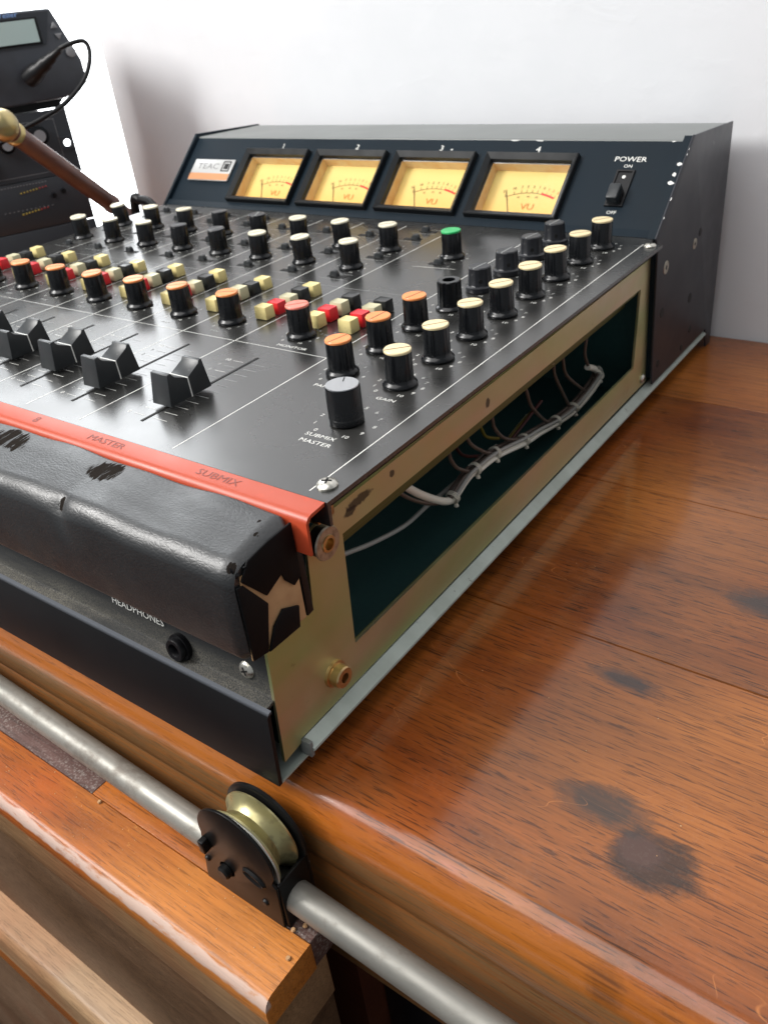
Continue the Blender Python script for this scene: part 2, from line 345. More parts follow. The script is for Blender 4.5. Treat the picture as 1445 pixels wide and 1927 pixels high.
m_gear2 = mat('black_rack_face', (.032, .036, .043), .4, bump=(1500, .15, .0002))
m_lcd = mat('pale_green_lcd', (.42, .52, .50), .2); m_geargrey = mat('grey_button', (.22, .22, .23), .5)
m_bluep = mat('pale_blue_print', (.25, .42, .80), .5); m_ledy = mat('dim_amber_led', (.35, .26, .04), .3); m_ledr = mat('dim_red_led', (.28, .03, .03), .3)
m_rubber = mat('black_rubber', (.004, .004, .005), .42, spec=.3)
m_rod = mat('brown_painted_rod', (.16, .062, .042), .38, noise=(40, (.10, .04, .03), .4, .7), coat=.2)
m_sky = mat('overcast_daylight', (0, 0, 0), 1, emit=((.95, .98, 1.0), 6.0))

# ------------------------------------------------------------------ geometry helpers
def obj(name, bm, m, parent=None, smooth=False, loc=None, rot=None, bevel=0):
    me = bpy.data.meshes.new(name)
    bmesh.ops.recalc_face_normals(bm, faces=bm.faces[:])
    bm.to_mesh(me); bm.free()
    o = bpy.data.objects.new(name, me); col.objects.link(o)
    if m: me.materials.append(m)
    if smooth:
        for p in me.polygons: p.use_smooth = True
        e = o.modifiers.new('split', 'EDGE_SPLIT'); e.split_angle = R(38)
    if bevel:
        b = o.modifiers.new('bevel', 'BEVEL'); b.width = bevel; b.segments = 2; b.limit_method = 'ANGLE'; b.angle_limit = R(40)
        for p in me.polygons: p.use_smooth = True
        e = o.modifiers.new('split', 'EDGE_SPLIT'); e.split_angle = R(50)
    if parent: o.parent = parent
    if loc: o.location = loc
    if rot: o.rotation_euler = rot
    return o
def inst(name, me, parent, loc=(0, 0, 0), rot=None, smooth=None):
    o = bpy.data.objects.new(name, me); col.objects.link(o); o.parent = parent; o.location = loc
    if rot: o.rotation_euler = rot
    return o
def thing(name, label, cat, loc=(0, 0, 0), rotz=0, group=None):
    o = bpy.data.objects.new(name, None); o.empty_display_size = .02; col.objects.link(o)
    o.location = loc; o.rotation_euler = (0, 0, rotz); o['label'] = label; o['category'] = cat
    if group: o['group'] = group
    return o
def box(bm, x0, x1, y0, y1, z0, z1, T=None):
    vs = [bm.verts.new(((T @ Vector((x, y, z))) if T else (x, y, z))) for x in (x0, x1) for y in (y0, y1) for z in (z0, z1)]
    for f in ((0, 1, 3, 2), (4, 6, 7, 5), (0, 4, 5, 1), (2, 3, 7, 6), (0, 2, 6, 4), (1, 5, 7, 3)): bm.faces.new([vs[i] for i in f])
    return vs
def B(): return bmesh.new()
def bbox(*a, T=None):
    bm = B(); box(bm, *a, T=T); return bm
def prism(bm, pts, axis, a, b, T=None, closed=True):
    """extrude 2-D points along axis (0 x, 1 y, 2 z); pts are the other two coordinates in order"""
    def mk(p, c):
        v = [0, 0, 0]; k = [i for i in range(3) if i != axis]; v[axis] = c; v[k[0]] = p[0]; v[k[1]] = p[1]; v = Vector(v)
        return bm.verts.new(T @ v if T else v)
    A = [mk(p, a) for p in pts]; Z = [mk(p, b) for p in pts]; n = len(pts)
    for i in range(n if closed else n - 1): j = (i + 1) % n; bm.faces.new((A[i], A[j], Z[j], Z[i]))
    if closed: bm.faces.new(A[::-1]); bm.faces.new(Z)
def lathe(bm, prof, seg=24, T=None, flute=None):
    """prof [(r,z)...] around z; flute(angle, r, z) -> r"""
    rings = []
    for (r, z) in prof:
        if r < 1e-7:
            v = Vector((0, 0, z)); rings.append([bm.verts.new(T @ v if T else v)]); continue
        ring = []
        for i in range(seg):
            a = 2 * math.pi * i / seg; q = flute(a, r, z) if flute else r
            v = Vector((q * math.cos(a), q * math.sin(a), z)); ring.append(bm.verts.new(T @ v if T else v))
        rings.append(ring)
    for A, Z in zip(rings, rings[1:]):
        for i in range(seg):
            j = (i + 1) % seg
            if len(A) == 1 and len(Z) == 1: continue
            if len(A) == 1: bm.faces.new((A[0], Z[i], Z[j]))
            elif len(Z) == 1: bm.faces.new((A[i], A[j], Z[0]))
            else: bm.faces.new((A[i], A[j], Z[j], Z[i]))
def smooth_path(pts, n=6):
    P = [Vector(p) for p in pts]; out = []
    if len(P) < 3: return P
    for i in range(len(P) - 1):
        p0 = P[max(i - 1, 0)]; p1 = P[i]; p2 = P[i + 1]; p3 = P[min(i + 2, len(P) - 1)]
        for k in range(n):
            t = k / n
            out.append(.5 * ((2 * p1) + (p2 - p0) * t + (2 * p0 - 5 * p1 + 4 * p2 - p3) * t * t + (3 * p1 - p0 - 3 * p2 + p3) * t ** 3))
    out.append(P[-1]); return out
def tube(bm, pts, r, seg=8, n=6):
    P = smooth_path(pts, n) if n > 1 else [Vector(p) for p in pts]; rings = []
    nrm = None
    for i, p in enumerate(P):
        d = (P[min(i + 1, len(P) - 1)] - P[max(i - 1, 0)]).normalized()
        if nrm is None: nrm = d.orthogonal().normalized()
        nrm = (nrm - d * nrm.dot(d)).normalized(); b = d.cross(nrm)
        rings.append([bm.verts.new(p + nrm * r * math.cos(2 * math.pi * k / seg) + b * r * math.sin(2 * math.pi * k / seg)) for k in range(seg)])
    for A, Z in zip(rings, rings[1:]):
        for i in range(seg): j = (i + 1) % seg; bm.faces.new((A[i], A[j], Z[j], Z[i]))
    bm.faces.new(rings[0]); bm.faces.new(rings[-1][::-1])
_gl = {}
def glyphs(s, res=2):
    if s in _gl: return _gl[s]
    c = bpy.data.curves.new('t', 'FONT'); c.body = s; c.align_x = 'CENTER'; c.align_y = 'CENTER'; c.size = 1; c.resolution_u = res; c.extrude = 0
    o = bpy.data.objects.new('t', c); col.objects.link(o); bpy.context.view_layer.update()
    me = bpy.data.meshes.new_from_object(o.evaluated_get(bpy.context.evaluated_depsgraph_get()))
    d = ([v.co.copy() for v in me.vertices], [tuple(p.vertices) for p in me.polygons])
    bpy.data.objects.remove(o); bpy.data.curves.remove(c); bpy.data.meshes.remove(me); _gl[s] = d; return d
def text(bm, s, T, size, sx=1.0):
    V, F = glyphs(s)
    vs = [bm.verts.new(T @ Vector((v.x * size * sx, v.y * size, 0))) for v in V]
    for f in F:
        try: bm.faces.new([vs[i] for i in f])
        except ValueError: pass
def quad(bm, T, pts):
    bm.faces.new([bm.verts.new(T @ Vector((p[0], p[1], 0))) for p in pts])
def stroke(bm, T, x0, y0, x1, y1, w):
    d = Vector((x1 - x0, y1 - y0)); d.normalize(); n = Vector((-d.y, d.x)) * w / 2
    quad(bm, T, [(x0 + n.x, y0 + n.y), (x0 - n.x, y0 - n.y), (x1 - n.x, y1 - n.y), (x1 + n.x, y1 + n.y)])

ZP = .1113                                                          # control panel height

# ------------------------------------------------------------------ the setting: wall, daylight, table
YW = .532
wall = B()
box(wall, -.693, 2.2, YW, YW + .10, -1.2, 2.2)                       # right of the window opening
box(wall, -1.9, -.6931, YW, YW + .10, -1.2, -.15)
box(wall, -1.9, -.6931, YW, YW + .10, 1.25, 2.2)
box(wall, -3.2, -1.9001, YW, YW + .10, -1.2, 2.2)
w = obj('wall', wall, m_wall, bevel=.006); w['kind'] = 'structure'
s = B(); box(s, -3.2, -.3, .95, .96, -1.2, 2.2); s = obj('sky', s, m_sky); s['kind'] = 'structure'

fl_ = B(); box(fl_, -3.2, 2.2, -2.5, .94, -1.22, -1.20); fl_ = obj('floor', fl_, m_cab); fl_['kind'] = 'structure'
table = thing('wooden_table', 'reddish brown varnished plank table top under the mixing console', 'table', (0, 0, -.06))
def tplank(y0, y1, front=False):
    bm = B(); z1 = -.008; z0 = -.046; g = .00018
    if front:
        prof = [(y1 - g, z0), (y1 - g, z1 - .0004), (y1 - g - .0004, z1)]
        prof += [(.0155, z1), (.0120, z1 - .0006), (.0092, z1 - .0022), (.0068, z1 - .0050), (.0052, z1 - .0085), (.0042, z1 - .0125), (.0036, z1 - .018), (.0036, z1 - .032), (.0044, z0 + .0015), (.007, z0)]
    else:
        prof = [(y1 - g, z0), (y1 - g, z1 - .0004), (y1 - g - .0004, z1), (y0 + g + .0004, z1), (y0 + g, z1 - .0006), (y0 + g, z0)]
    prism(bm, prof, 0, -1.6, .95)
    o = obj('plank', bm, m_table, table, loc=(0, 0, .06), smooth=True)
    return o
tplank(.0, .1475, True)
for a, b_ in ((.1475, .2815), (.2815, .409), (.409, .5305)): tplank(a, b_)
obj('apron_board', bbox(-1.58, .93, .0062, .030, -.125, -.0463), m_table, table, loc=(0, 0, .06), bevel=.001)

# cabinet under the table, seen as a dark recess right of the slab
cab = thing('cabinet', 'dark red wooden cabinet front in the shade below the table edge', 'cabinet', (.1, .05, -.6))
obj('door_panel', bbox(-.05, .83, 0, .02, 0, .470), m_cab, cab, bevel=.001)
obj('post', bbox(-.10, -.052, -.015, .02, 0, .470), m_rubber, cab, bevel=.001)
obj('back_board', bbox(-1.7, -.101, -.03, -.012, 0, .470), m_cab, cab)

# slab and stepped drawer front, lower left
dr = thing('drawer_unit', 'orange pine drawer unit with worn front edge below the steel pipe', 'drawer unit', (.0215, -.04, -.5))
L = (-.0215, .04, .5)
def dpart(name, prof, x0, x1, m, bev=0):
    bm = B(); prism(bm, prof, 0, x0, x1); return obj(name, bm, m, dr, loc=L, smooth=not bev, bevel=bev)
dpart('top_board', [(-.0205, -.078), (-.0205, -.0606), (-.0210, -.060), (-.0440, -.060), (-.0462, -.0607), (-.0478, -.0625), (-.0487, -.0650), (-.0490, -.0685), (-.0490, -.0745), (-.0480, -.078)], -1.5, .0215, m_slab)
for (a, b_, m_) in ((-1.5, -.1206, m_strip), (-.1202, -.0374, m_slab), (-.0370, .0210, m_strip)):
    obj('inlay_strip', bbox(a, b_, -.0203, -.0020, -.078, -.0603), m_, dr, loc=L, bevel=.0003)
dpart('front_rail', [(-.046, -.112), (-.046, -.0782), (-.012, -.0782), (-.012, -.112)], -1.5, .019, m_tan, .0008)
dpart('recessed_panel', [(-.0395, -.262), (-.0395, -.1122), (-.012, -.1122), (-.012, -.262)], -1.5, .017, m_panelwood, .0005)
dpart('ledge_board', [(-.012, -.300), (-.012, -.2622), (-.054, -.2622), (-.0575, -.2635), (-.0595, -.2665), (-.0600, -.272), (-.0600, -.300)], -1.5, .019, m_tan)
dpart('lower_rail', [(-.057, -.345), (-.057, -.3003), (-.012, -.3003), (-.012, -.345)], -1.5, .018, m_slab, .0008)
dpart('base_panel', [(-.050, -1.1), (-.050, -.3453), (-.012, -.3453), (-.012, -1.1)], -1.5, .016, m_panelwood, .0005)

# steel pipe
pa, pb = Vector((-.90, .0087, -.047)), Vector((.90, -.0334, -.047))
dpx = (pb - pa).normalized()
bm = B(); tube(bm, [tuple(pa - pa), tuple((pb - pa) * .25), tuple((pb - pa) * .5), tuple(pb - pa)], .0066, 24, 1)
o = obj('steel_pipe', bm, m_pipe, loc=pa, smooth=True); o['label'] = 'long dull grey steel pipe running along the front of the table'; o['category'] = 'pipe'

# rolling wheel bracket
pl = thing('pulley_bracket', 'black bracket with a grooved brass wheel riding on the steel pipe', 'pulley', (-.012, -.012, -.060))
def RY(x, y, z): return Matrix.Translation((x, y, z)) @ Matrix.Rotation(R(90), 4, 'X')          # local z -> -y
ox, oz = .002, .0345
bm = B(); lathe(bm, [(.004, -.0062), (.0175, -.0062), (.0195, -.0058), (.0196, -.0050), (.0180, -.0040), (.0160, -.0022), (.0150, 0), (.0160, .0022), (.0180, .0040), (.0196, .0050), (.0195, .0058), (.0175, .0062), (.004, .0062)], 56, RY(ox, 0, oz))
obj('wheel', bm, m_wheel, pl, smooth=True)
bm = B(); lathe(bm, [(.0180, .0062), (.0204, .0062), (.0206, .0067), (.0204, .0072), (.0180, .0072)], 56, RY(ox, 0, oz)); obj('wheel_rim', bm, m_wheelrim, pl, smooth=True)
def plate_pts():
    c = (ox, .0385); r = .0205; P = [(-.0245, .0005)]
    for k in range(0, 25):
        a = R(188 - k * (188 + 12) / 24); P.append((c[0] + r * math.cos(a), c[1] + r * math.sin(a)))
    P += [(.0202, .0300), (.0222, .0280), (.0205, .0005)]
    return P
bm = B(); prism(bm, plate_pts(), 1, -.0095, -.0082); obj('front_plate', bm, m_pulley, pl, bevel=.0003)
bm = B(); lathe(bm, [(0, -.0098), (.0205, -.0098), (.0214, -.0092), (.0214, -.0080), (.0205, -.0074), (0, -.0074)], 48, RY(ox, 0, oz)); prism(bm, [(-.017, .0005), (-.0185, .034), (.0225, .034), (.0222, .0005)], 1, .0083, .0096)
obj('rear_plate', bm, m_pulley, pl, smooth=True)
bm = B(); box(bm, .0208, .0224, -.0082, .0082, .0005, .0285); obj('side_web', bm, m_pulley, pl, bevel=.0003)
bm = B(); lathe(bm, [(0, .0128), (.0026, .0128), (.0033, .0120), (.0033, .0095), (.0042, .0095), (.0042, .0060), (0, .0060)], 20, RY(-.0075, 0, .0185)); obj('axle_pin', bm, m_pulley, pl, smooth=True)
bm = B(); box(bm, -.0175, -.0145, -.0130, -.0094, .0270, .0340, ); obj('tab', bm, m_pulley, pl, bevel=.0004)
for (x, z, rr) in ((-.0195, .0170, .0016), (.0130, .0125, .0018)):
    bm = B(); lathe(bm, [(0, .0106), (rr * .7, .0104), (rr, .0096), (rr, .0090)], 14, RY(x, 0, z)); obj('rivet', bm, m_pulley, pl, smooth=True)
bm = B()
for k in range(18):
    a = 2 * math.pi * k / 18; 
sl = []
def slot_ring(rx_, rz_, y):
    return [(.0100 + rx_ * math.cos(2 * math.pi * k / 20) + .0, .0265 - .25 * rx_ * math.cos(2 * math.pi * k / 20) + rz_ * math.sin(2 * math.pi * k / 20), y) for k in range(20)]
r1 = [bm.verts.new((x, y, z)) for x, z, y in slot_ring(.0062, .0034, -.0096)]; r2 = [bm.verts.new((x, y, z)) for x, z, y in slot_ring(.0052, .0026, -.0106)]; r3 = [bm.verts.new((x, y, z)) for x, z, y in slot_ring(.0040, .0016, -.0099)]
for A, Z in ((r1, r2), (r2, r3)):
    for k in range(20): bm.faces.new((A[k], A[(k + 1) % 20], Z[(k + 1) % 20], Z[k]))
bm.faces.new(r3); obj('embossed_slot', bm, m_pulley, pl, smooth=True)

# ------------------------------------------------------------------ the mixing console
con = thing('mixing_console', 'black audio mixing console with side panel removed and coloured knob caps', 'mixing console', (0, 0, 0))
XL = -.452                                                           # left end
# front apron, ledge, leaning face
bm = B(); prism(bm, [(0, 0), (.0022, .0355), (.0034, .0375), (.0048, .0378), (.0048, .0362), (.0040, .0355), (.0018, 0)], 0, XL, 0.0)
obj('front_apron', bm, m_apron, con, smooth=True)
bm = B(); prism(bm, [(.0048, .0378), (.0090, .0385), (.0098, .0395), (.0140, .068), (.0150, .068), (.0108, .0378), (.0048, .0362)], 0, XL, -.0022)
obj('front_ledge', bm, m_ledge, con, smooth=True)
# bottom tray with side lip
bm = B(); prism(bm, [(.0020, .0), (.525, 0), (.525, .001), (.0020, .001)], 0, XL, -.0001); obj('bottom_tray', bm, m_tray, con)
bm = B()
def lip_ring(y, k=1.0):
    return [bm.verts.new(p) for p in ((-.0024, y, .0012), (-.0024, y, .0088), (-.0016, y, .0090), (.0000, y, .0078), (.0036, y, .0056), (.0038, y, .0046), (.0010, y, .0022), (-.0002, y, .0012))]
A = lip_ring(.0185); Z = lip_ring(.500); n = len(A)
for i in range(n): bm.faces.new((A[i], A[(i + 1) % n], Z[(i + 1) % n], Z[i]))
bm.faces.new(A); bm.faces.new(Z)
obj('side_lip', bm, m_tray, con, smooth=True)
bm = B(); box(bm, -.0030, .0028, .0172, .0192, .0012, .0092); obj('clip', bm, m_boxtop, con, bevel=.0003)
# inner tray colour seen through the opening
obj('tray_lining', bbox(XL + .004, -.006, .016, .50, .0014, .0022), m_inside, con)
obj('rear_lining', bbox(XL + .004, -.006, .384, .386, .0024, .108), m_inside, con)
obj('front_lining', bbox(XL + .004, -.006, .0405, .0415, .0024, .100), m_inside, con)
# side plate with the large opening (ring built from strips)
SX0, SX1 = -.0030, -.0015
outer = [(.0068, .0066), (.0168, .0078), (.0172, .0098), (.3870, .0115), (.3905, .0985), (.0485, .0972), (.0470, .0962), (.0442, .0955), (.0400, .0945), (.0372, .0640), (.0350, .0640), (.0350, .0626), (.0105, .0638)]
inner = [(.0573, .0296), (.3620, .0310), (.3660, .0830), (.0598, .0838)]
def ring_plate(name, m):
    bm = B()
    def L_(x):
        O = [bm.verts.new((x, a, b_)) for a, b_ in outer]; I = [bm.verts.new((x, a, b_)) for a, b_ in inner]; return O, I
    O, I = L_(SX1); O2, I2 = L_(SX0)
    faces = [([0, 1, 2], []), ([0, 2], [0]), ([2, 3], [1, 0]), ([3, 4], [2, 1]), ([4, 5], [3, 2]), ([5, 6], [3]), ([6, 7], [3]), ([7, 8], [3]), ([8, 9], [3]), ([9], [0, 3]), ([9, 10], [0]), ([10, 11], [0]), ([11, 12], [0]), ([12, 0], [0])]
    for o_, i_ in faces:
        bm.faces.new([O[k] for k in o_] + [I[k] for k in i_]); bm.faces.new(([O2[k] for k in o_] + [I2[k] for k in i_])[::-1])
    for P, Q in ((O, O2), (I, I2)):
        for k in range(len(P)): j = (k + 1) % len(P); bm.faces.new((P[k], P[j], Q[j], Q[k]))
    return obj(name, bm, m, con)
sp_plate = ring_plate('side_plate', m_zinc)
bm = B(); box(bm, -.0125, -.0035, .058, .366, .0795, .0845); box(bm, -.0125, -.0112, .058, .366, .0700, .0794); obj('inner_rail', bm, m_olive, con, bevel=.0004)
bm = B(); box(bm, -.0034, -.0031, .055, .366, .0280, .0300); obj('lower_flange', bm, m_olive, con)
bm = B(); box(bm, -.0200, -.0032, .0415, .390, .0972, .0990); obj('top_flange', bm, m_zinc, con)
# bosses
def RXm(x, y, z): return Matrix.Translation((x, y, z)) @ Matrix.Rotation(R(90), 4, 'Y')          # local z -> +x
bm = B(); lathe(bm, [(0, 0), (.0062, 0), (.0062, .0042), (.0045, .0042)], 28, RXm(-.0015, .0459, .0896)); bos = obj('mounting_boss', bm, m_rubber, con, smooth=True)
bm = B(); lathe(bm, [(.0040, .0041), (.0066, .0041), (.0070, .0045), (.0066, .0051), (.0036, .0051), (.0034, .0046)], 32, RXm(-.0015, .0459, .0896)); obj('washer', bm, m_steelwasher, bos, smooth=True)
bm = B(); lathe(bm, [(.0036, .0050), (.0034, .0056), (.0024, .0057), (.0022, .0030), (0, .0030)], 24, RXm(-.0015, .0459, .0896)); obj('threaded_bush', bm, m_brass_boss, bos, smooth=True)
bm = B(); lathe(bm, [(0, 0), (.0062, 0), (.0060, .0012), (.0050, .0014), (.0050, .0052), (.0044, .0058), (.0022, .0058), (.0019, .0020), (0, .0020)], 28, RXm(-.0015, .0420, .0252)); obj('mounting_boss', bm, m_brass_boss, con, smooth=True)
# control panel
PX1 = .0098
bm = B(); prism(bm, [(.0422, ZP - .0100), (.0422, ZP), (.3665, ZP), (.3665, ZP - .0018), (.0440, ZP - .0018), (.0436, ZP - .0100)], 0, XL, PX1)
prism(bm, [(.3665, ZP), (.383, ZP + .0008), (.383, ZP - .0012), (.3665, ZP - .0018)], 0, XL, .0012)
bm.verts.ensure_lookup_table()
top_panel = obj('control_panel', bm, m_panel, con)
bm = B(); box(bm, .0040, .0090, .0440, .366, ZP - .0032, ZP - .0019); obj('panel_edge_strip', bm, m_rubber, con, bevel=.0004)
bm = B(); box(bm, -.0015, .0038, .0425, .0520, .0995, ZP - .0020); obj('corner_bracket', bm, m_brass_boss, con, bevel=.0006)
# orange strip
bm = B(); prism(bm, [(.0421, ZP - .00004), (.0345, ZP - .0005), (.0325, ZP - .0012), (.0313, ZP - .0030), (.0311, .0950), (.0322, .0950), (.0325, ZP - .0036), (.0340, ZP - .0020), (.0418, ZP - .0014)], 0, XL, .0088)
orange = obj('orange_trim', bm, m_orangebar, con, smooth=True)
TP = Matrix.Translation((0, 0, ZP + .00006))
TO = Matrix.Translation((0, 0, ZP + .00022)) @ Matrix.Rotation(R(1.2), 4, 'X')
bm = B(); TX = lambda x, y, z=ZP + .00008, r=0: Matrix.Translation((x, y, z)) @ Matrix.Rotation(r, 4, 'Z')
for s_, x in (('SUBMIX', -.040), ('MASTER', -.107)): text(bm, s_, TX(x, .0378, ZP - .00018) @ Matrix.Rotation(R(3.4), 4, 'X'), .0052, 1.25)
for k in range(8): text(bm, str(8 - k), TX(-.157 - .0394 * k, .0378, ZP - .00018) @ Matrix.Rotation(R(3.4), 4, 'X'), .0062, 1.2)
obj('trim_lettering', bm, m_darkprint, orange)

# print on the panel
ch = [-.157 - .0394 * k for k in range(8)]
pr = B(); dimp = B()
seps = [-.0745, -.137] + [-.1772 - .0394 * k for k in range(7)]
for x in seps: stroke(pr, TP, x, .0462, x, .3655, .0005)
stroke(pr, TP, -.0012, .0458, -.0012, .3640, .0005)
stroke(pr, TP, XL + .003, .1462, -.0749, .1462, .00035)
stroke(dimp, TP, -.1362, .2360, -.0749, .2360, .0003)
for k in range(7): stroke(dimp, TP, seps[k + 2] + .0006, .2360, seps[k + 1] - .0006, .2360, .0003)
def ring(x, y, r=.0118, ten=True, big=1.0):
    for i in range(11):
        a = R(236 - 29.2 * i)
        text(pr, str(i), TX(x + r * math.cos(a), y + r * math.sin(a), ZP + .00006), .0031 * big, 1.15)
def dots(x, y, r=.0105):
    for i in range(11):
        a = R(236 - 29.2 * i); text(dimp if i % 2 else pr, str(i), TX(x + r * math.cos(a), y + r * math.sin(a), ZP + .00006), .0025, 1.15)
ring(-.0226, .0955, .0136); text(pr, 'SUBMIX', TX(-.0245, .0803), .0036, 1.25); text(pr, 'MASTER', TX(-.0232, .0752), .0036, 1.25)
GY = [.1345 + .031 * k for k in range(8)]
for k, y in enumerate(GY):
    ring(-.0230, y, .0116); dots(-.0550, y, .0112)
text(pr, 'GAIN', TX(-.0200, .1192), .0034, 1.25); text(pr, 'PAN', TX(-.0560, .1192), .0034, 1.25)
text(pr, 'MONITOR', TX(-.1010, .1505), .0034, 1.25)
for x in ch: dots(x - .0025, .167); dots(x + .0015, .271); dots(x + .003, .311); text(dimp, 'PAN', TX(x - .002, .1525), .0028, 1.2)
dots(-.1065, .1650); dots(-.1028, .3078)
def ladder(x):
    for i in range(11):
        y = .0625 + .0063 * i; 
        stroke(pr if i < 4 or i % 2 == 0 else dimp, TP, x - .0100, y, x - .0030, y, .00026); stroke(pr if i < 4 else dimp, TP, x + .0030, y, x + .0115, y, .00026)
        text(pr if i in (0, 10) else dimp, str(i), TX(x - .0135, y, ZP + .00006), .0032, 1.15)
ladder(-.1079)
for x, dx in zip(ch, (-.0010, -.0034, -.0030, -.002, -.002, -.002, -.002, -.002)): ladder(x + dx)
# selector print: short rules and words beside slide switches
for x in ch:
    for y in (.253, .2935, .337, .356):
        stroke(dimp, TP, x - .006, y - .0050, x + .014, y - .0050, .0003); stroke(dimp, TP, x + .004, y + .0046, x + .013, y + .0046, .0003)
stroke(pr, TP, -.1180, .2848, -.088, .2868, .0004)
for k, w_ in enumerate(('1', '2', '3', '4')): text(dimp, w_, TX(-.128 + .012 * k, .1745), .0024, 1.2)
text(dimp, 'PEAK', TX(-.092, .1700), .0024, 1.2)
o = obj('white_lettering', pr, m_white, top_panel); o = obj('faded_lettering', dimp, m_greyprint, top_panel)

# ---- knobs
def flute_fn(n, amp, r0, z0, z1):
    def f(a, r, z):
        if z0 <= z <= z1 and r > r0 * .9:
            return r * (1 - amp * max(0, math.cos(a * n)) ** 6)
        return r
    return f
def knob_mesh(name, prof, m, n=12, amp=.05, z0=.002, z1=.0158, seg=72):
    bm = B(); lathe(bm, prof, seg, None, flute_fn(n, amp, .0055, z0, z1)); o = obj(name, bm, m, None, smooth=True)
    return o
protos = {}
kp = [(.0066, .0003), (.0078, .0003), (.0080, .0008), (.0078, .0016), (.0069, .0024), (.0064, .0030), (.0063, .0040), (.0061, .0155), (.0058, .0160), (0, .0160)]
def flange_notch(a, r, z): return r
k0 = knob_mesh('knob', kp, m_knob, 12, .055, .0035, .0156)
cp = [(.0056, .0158), (.0061, .0160), (.0062, .0168), (.0059, .0172), (0, .0172)]
def make_cap(m):
    bm = B(); lathe(bm, cp, 40); return obj('knob_cap', bm, m, None, smooth=True)
capd = {n_: make_cap(m_) for n_, m_ in (('cream', m_cream), ('pale', m_pale), ('orange', m_orange), ('pink', m_pink), ('green', m_green), ('black', m_knob2))}
bm = B(); box(bm, -.00028, .00028, -.0060, .0061, .0166, .01727); groove0 = obj('pointer_line', bm, m_groove, None)
kpt = [(.0072, .0003), (.0082, .0003), (.0084, .0010), (.0082, .0030), (.0070, .0036), (.0068, .0042), (.0062, .0130), (.0055, .0136), (0, .0136)]
bm = B(); lathe(bm, kpt, 48, None, flute_fn(8, .05, .0055, .004, .0132)); k_point = obj('knob', bm, m_knob2, None, smooth=True)
bm = B(); box(bm, -.00030, .00030, -.0058, .0059, .0130, .01372); white_line = obj('pointer_line', bm, m_greyprint, None)
bm = B(); lathe(bm, [(0, 0), (.0011, 0), (.0011, .0003), (0, .0003)], 12, Matrix.Translation((.0040, -.0052, .0068)) @ Matrix.Rotation(R(52), 4, 'Z') @ Matrix.Rotation(R(0), 4, 'X') @ Matrix.Rotation(R(90), 4, 'X')); set_screw = obj('set_screw', bm, m_hole, None)
bm = B(); lathe(bm, [(.0078, .0003), (.0080, .0008), (.0076, .0014), (.0066, .0022), (.0064, .0150), (.0060, .0154), (.0034, .0154), (.0032, .0100), (0, .0100)], 48, None, flute_fn(8, .10, .0055, .0025, .0152)); k_open = obj('knob', bm, m_knob, None, smooth=True)
def kn(a, r, z): return r * (1 - .03 * (1 + math.cos(a * 60)) * .5) if .0032 < z < .0158 else r
bm = B(); lathe(bm, [(.0068, .0004), (.0073, .0007), (.0073, .0030), (.0072, .0033), (.0072, .0158), (.0070, .0163), (.0066, .0163)], 240, None, kn); k_al = obj('knob', bm, m_knob, None, smooth=True)
bm = B(); lathe(bm, [(.0066, .0162), (.0069, .0166), (.0068, .0170), (0, .0170)], 48); al_top = obj('knob_cap', bm, m_alum, None, smooth=True)
bm = B(); box(bm, -.00022, .00022, .0025, .0062, .01695, .01712); al_mark = obj('pointer_line', bm, m_hole, None)
for o in (k0, groove0, k_point, white_line, set_screw, k_open, k_al, al_top, al_mark, *capd.values()): o['proto'] = 1
def put(proto, parent, loc=(0, 0, 0), rz=0):
    c = proto.copy(); col.objects.link(c); c.parent = parent; c.location = loc; c.rotation_euler = (0, 0, rz)
    if 'proto' in c: del c['proto']
    return c
def knob(x, y, cap, rz, label=None, tilt=(0, 0)):
    k = put(k0, con, (x, y, ZP), rz); k.rotation_euler = (tilt[0], tilt[1], rz)
    c = put(capd[cap], k)
    if cap != 'green': put(groove0 if cap != 'black' else white_line, k, (0, 0, 0 if cap != 'black' else .0036))
    if label: k['label'] = label
    return k
for i, y in enumerate(GY):
    knob(-.0230, y, 'cream', R(random.uniform(-48, -34)), tilt=(R(random.uniform(-1.5, 1.5)), R(random.uniform(-1.5, 1.5))))
    if i < 3: knob(-.0555, y, 'orange', R(random.uniform(-12, 4)), 'knob with orange cap')
    elif i == 3: k = put(k_open, con, (-.0545, y, ZP), R(10)); k['label'] = 'black knob that has lost its cap, open at the top'
    else:
        k = put(k_point, con, (-.0540, y, ZP), R(random.uniform(-14, 0))); put(white_line, k); put(set_screw, k); k['label'] = 'short black knob with set screw'
k = put(k_al, con, (-.0226, .0955, ZP)); k['label'] = 'knurled black knob with spun aluminium top'; put(al_top, k); put(al_mark, k, rz=R(28))
knob(-.1028, .3078, 'green', 0, 'knob with green cap'); knob(-.1065, .1650, 'pink', R(-44), 'knob with salmon red cap')
backcap = ['pale', 'pale', 'pale', 'black', 'black', 'pale', 'pale', 'pale']; midcap = ['pale', 'pale', 'pale', 'black', 'black', 'pale', 'pale', 'pale']
for i, x in enumerate(ch):
    t_ = (R(random.uniform(-3, 3)), R(random.uniform(-3, 3)))
    knob(x - .0025, .1672, 'orange', R(random.uniform(-60, -40)), 'knob with orange cap', t_)
    knob(x + .0015, .2710, midcap[i], R(random.uniform(-40, 30)), 'worn black knob' if midcap[i] == 'black' else None, t_)
    knob(x + .0035, .3108, backcap[i], R(random.uniform(-60, 30)), 'worn black knob' if backcap[i] == 'black' else None, t_)
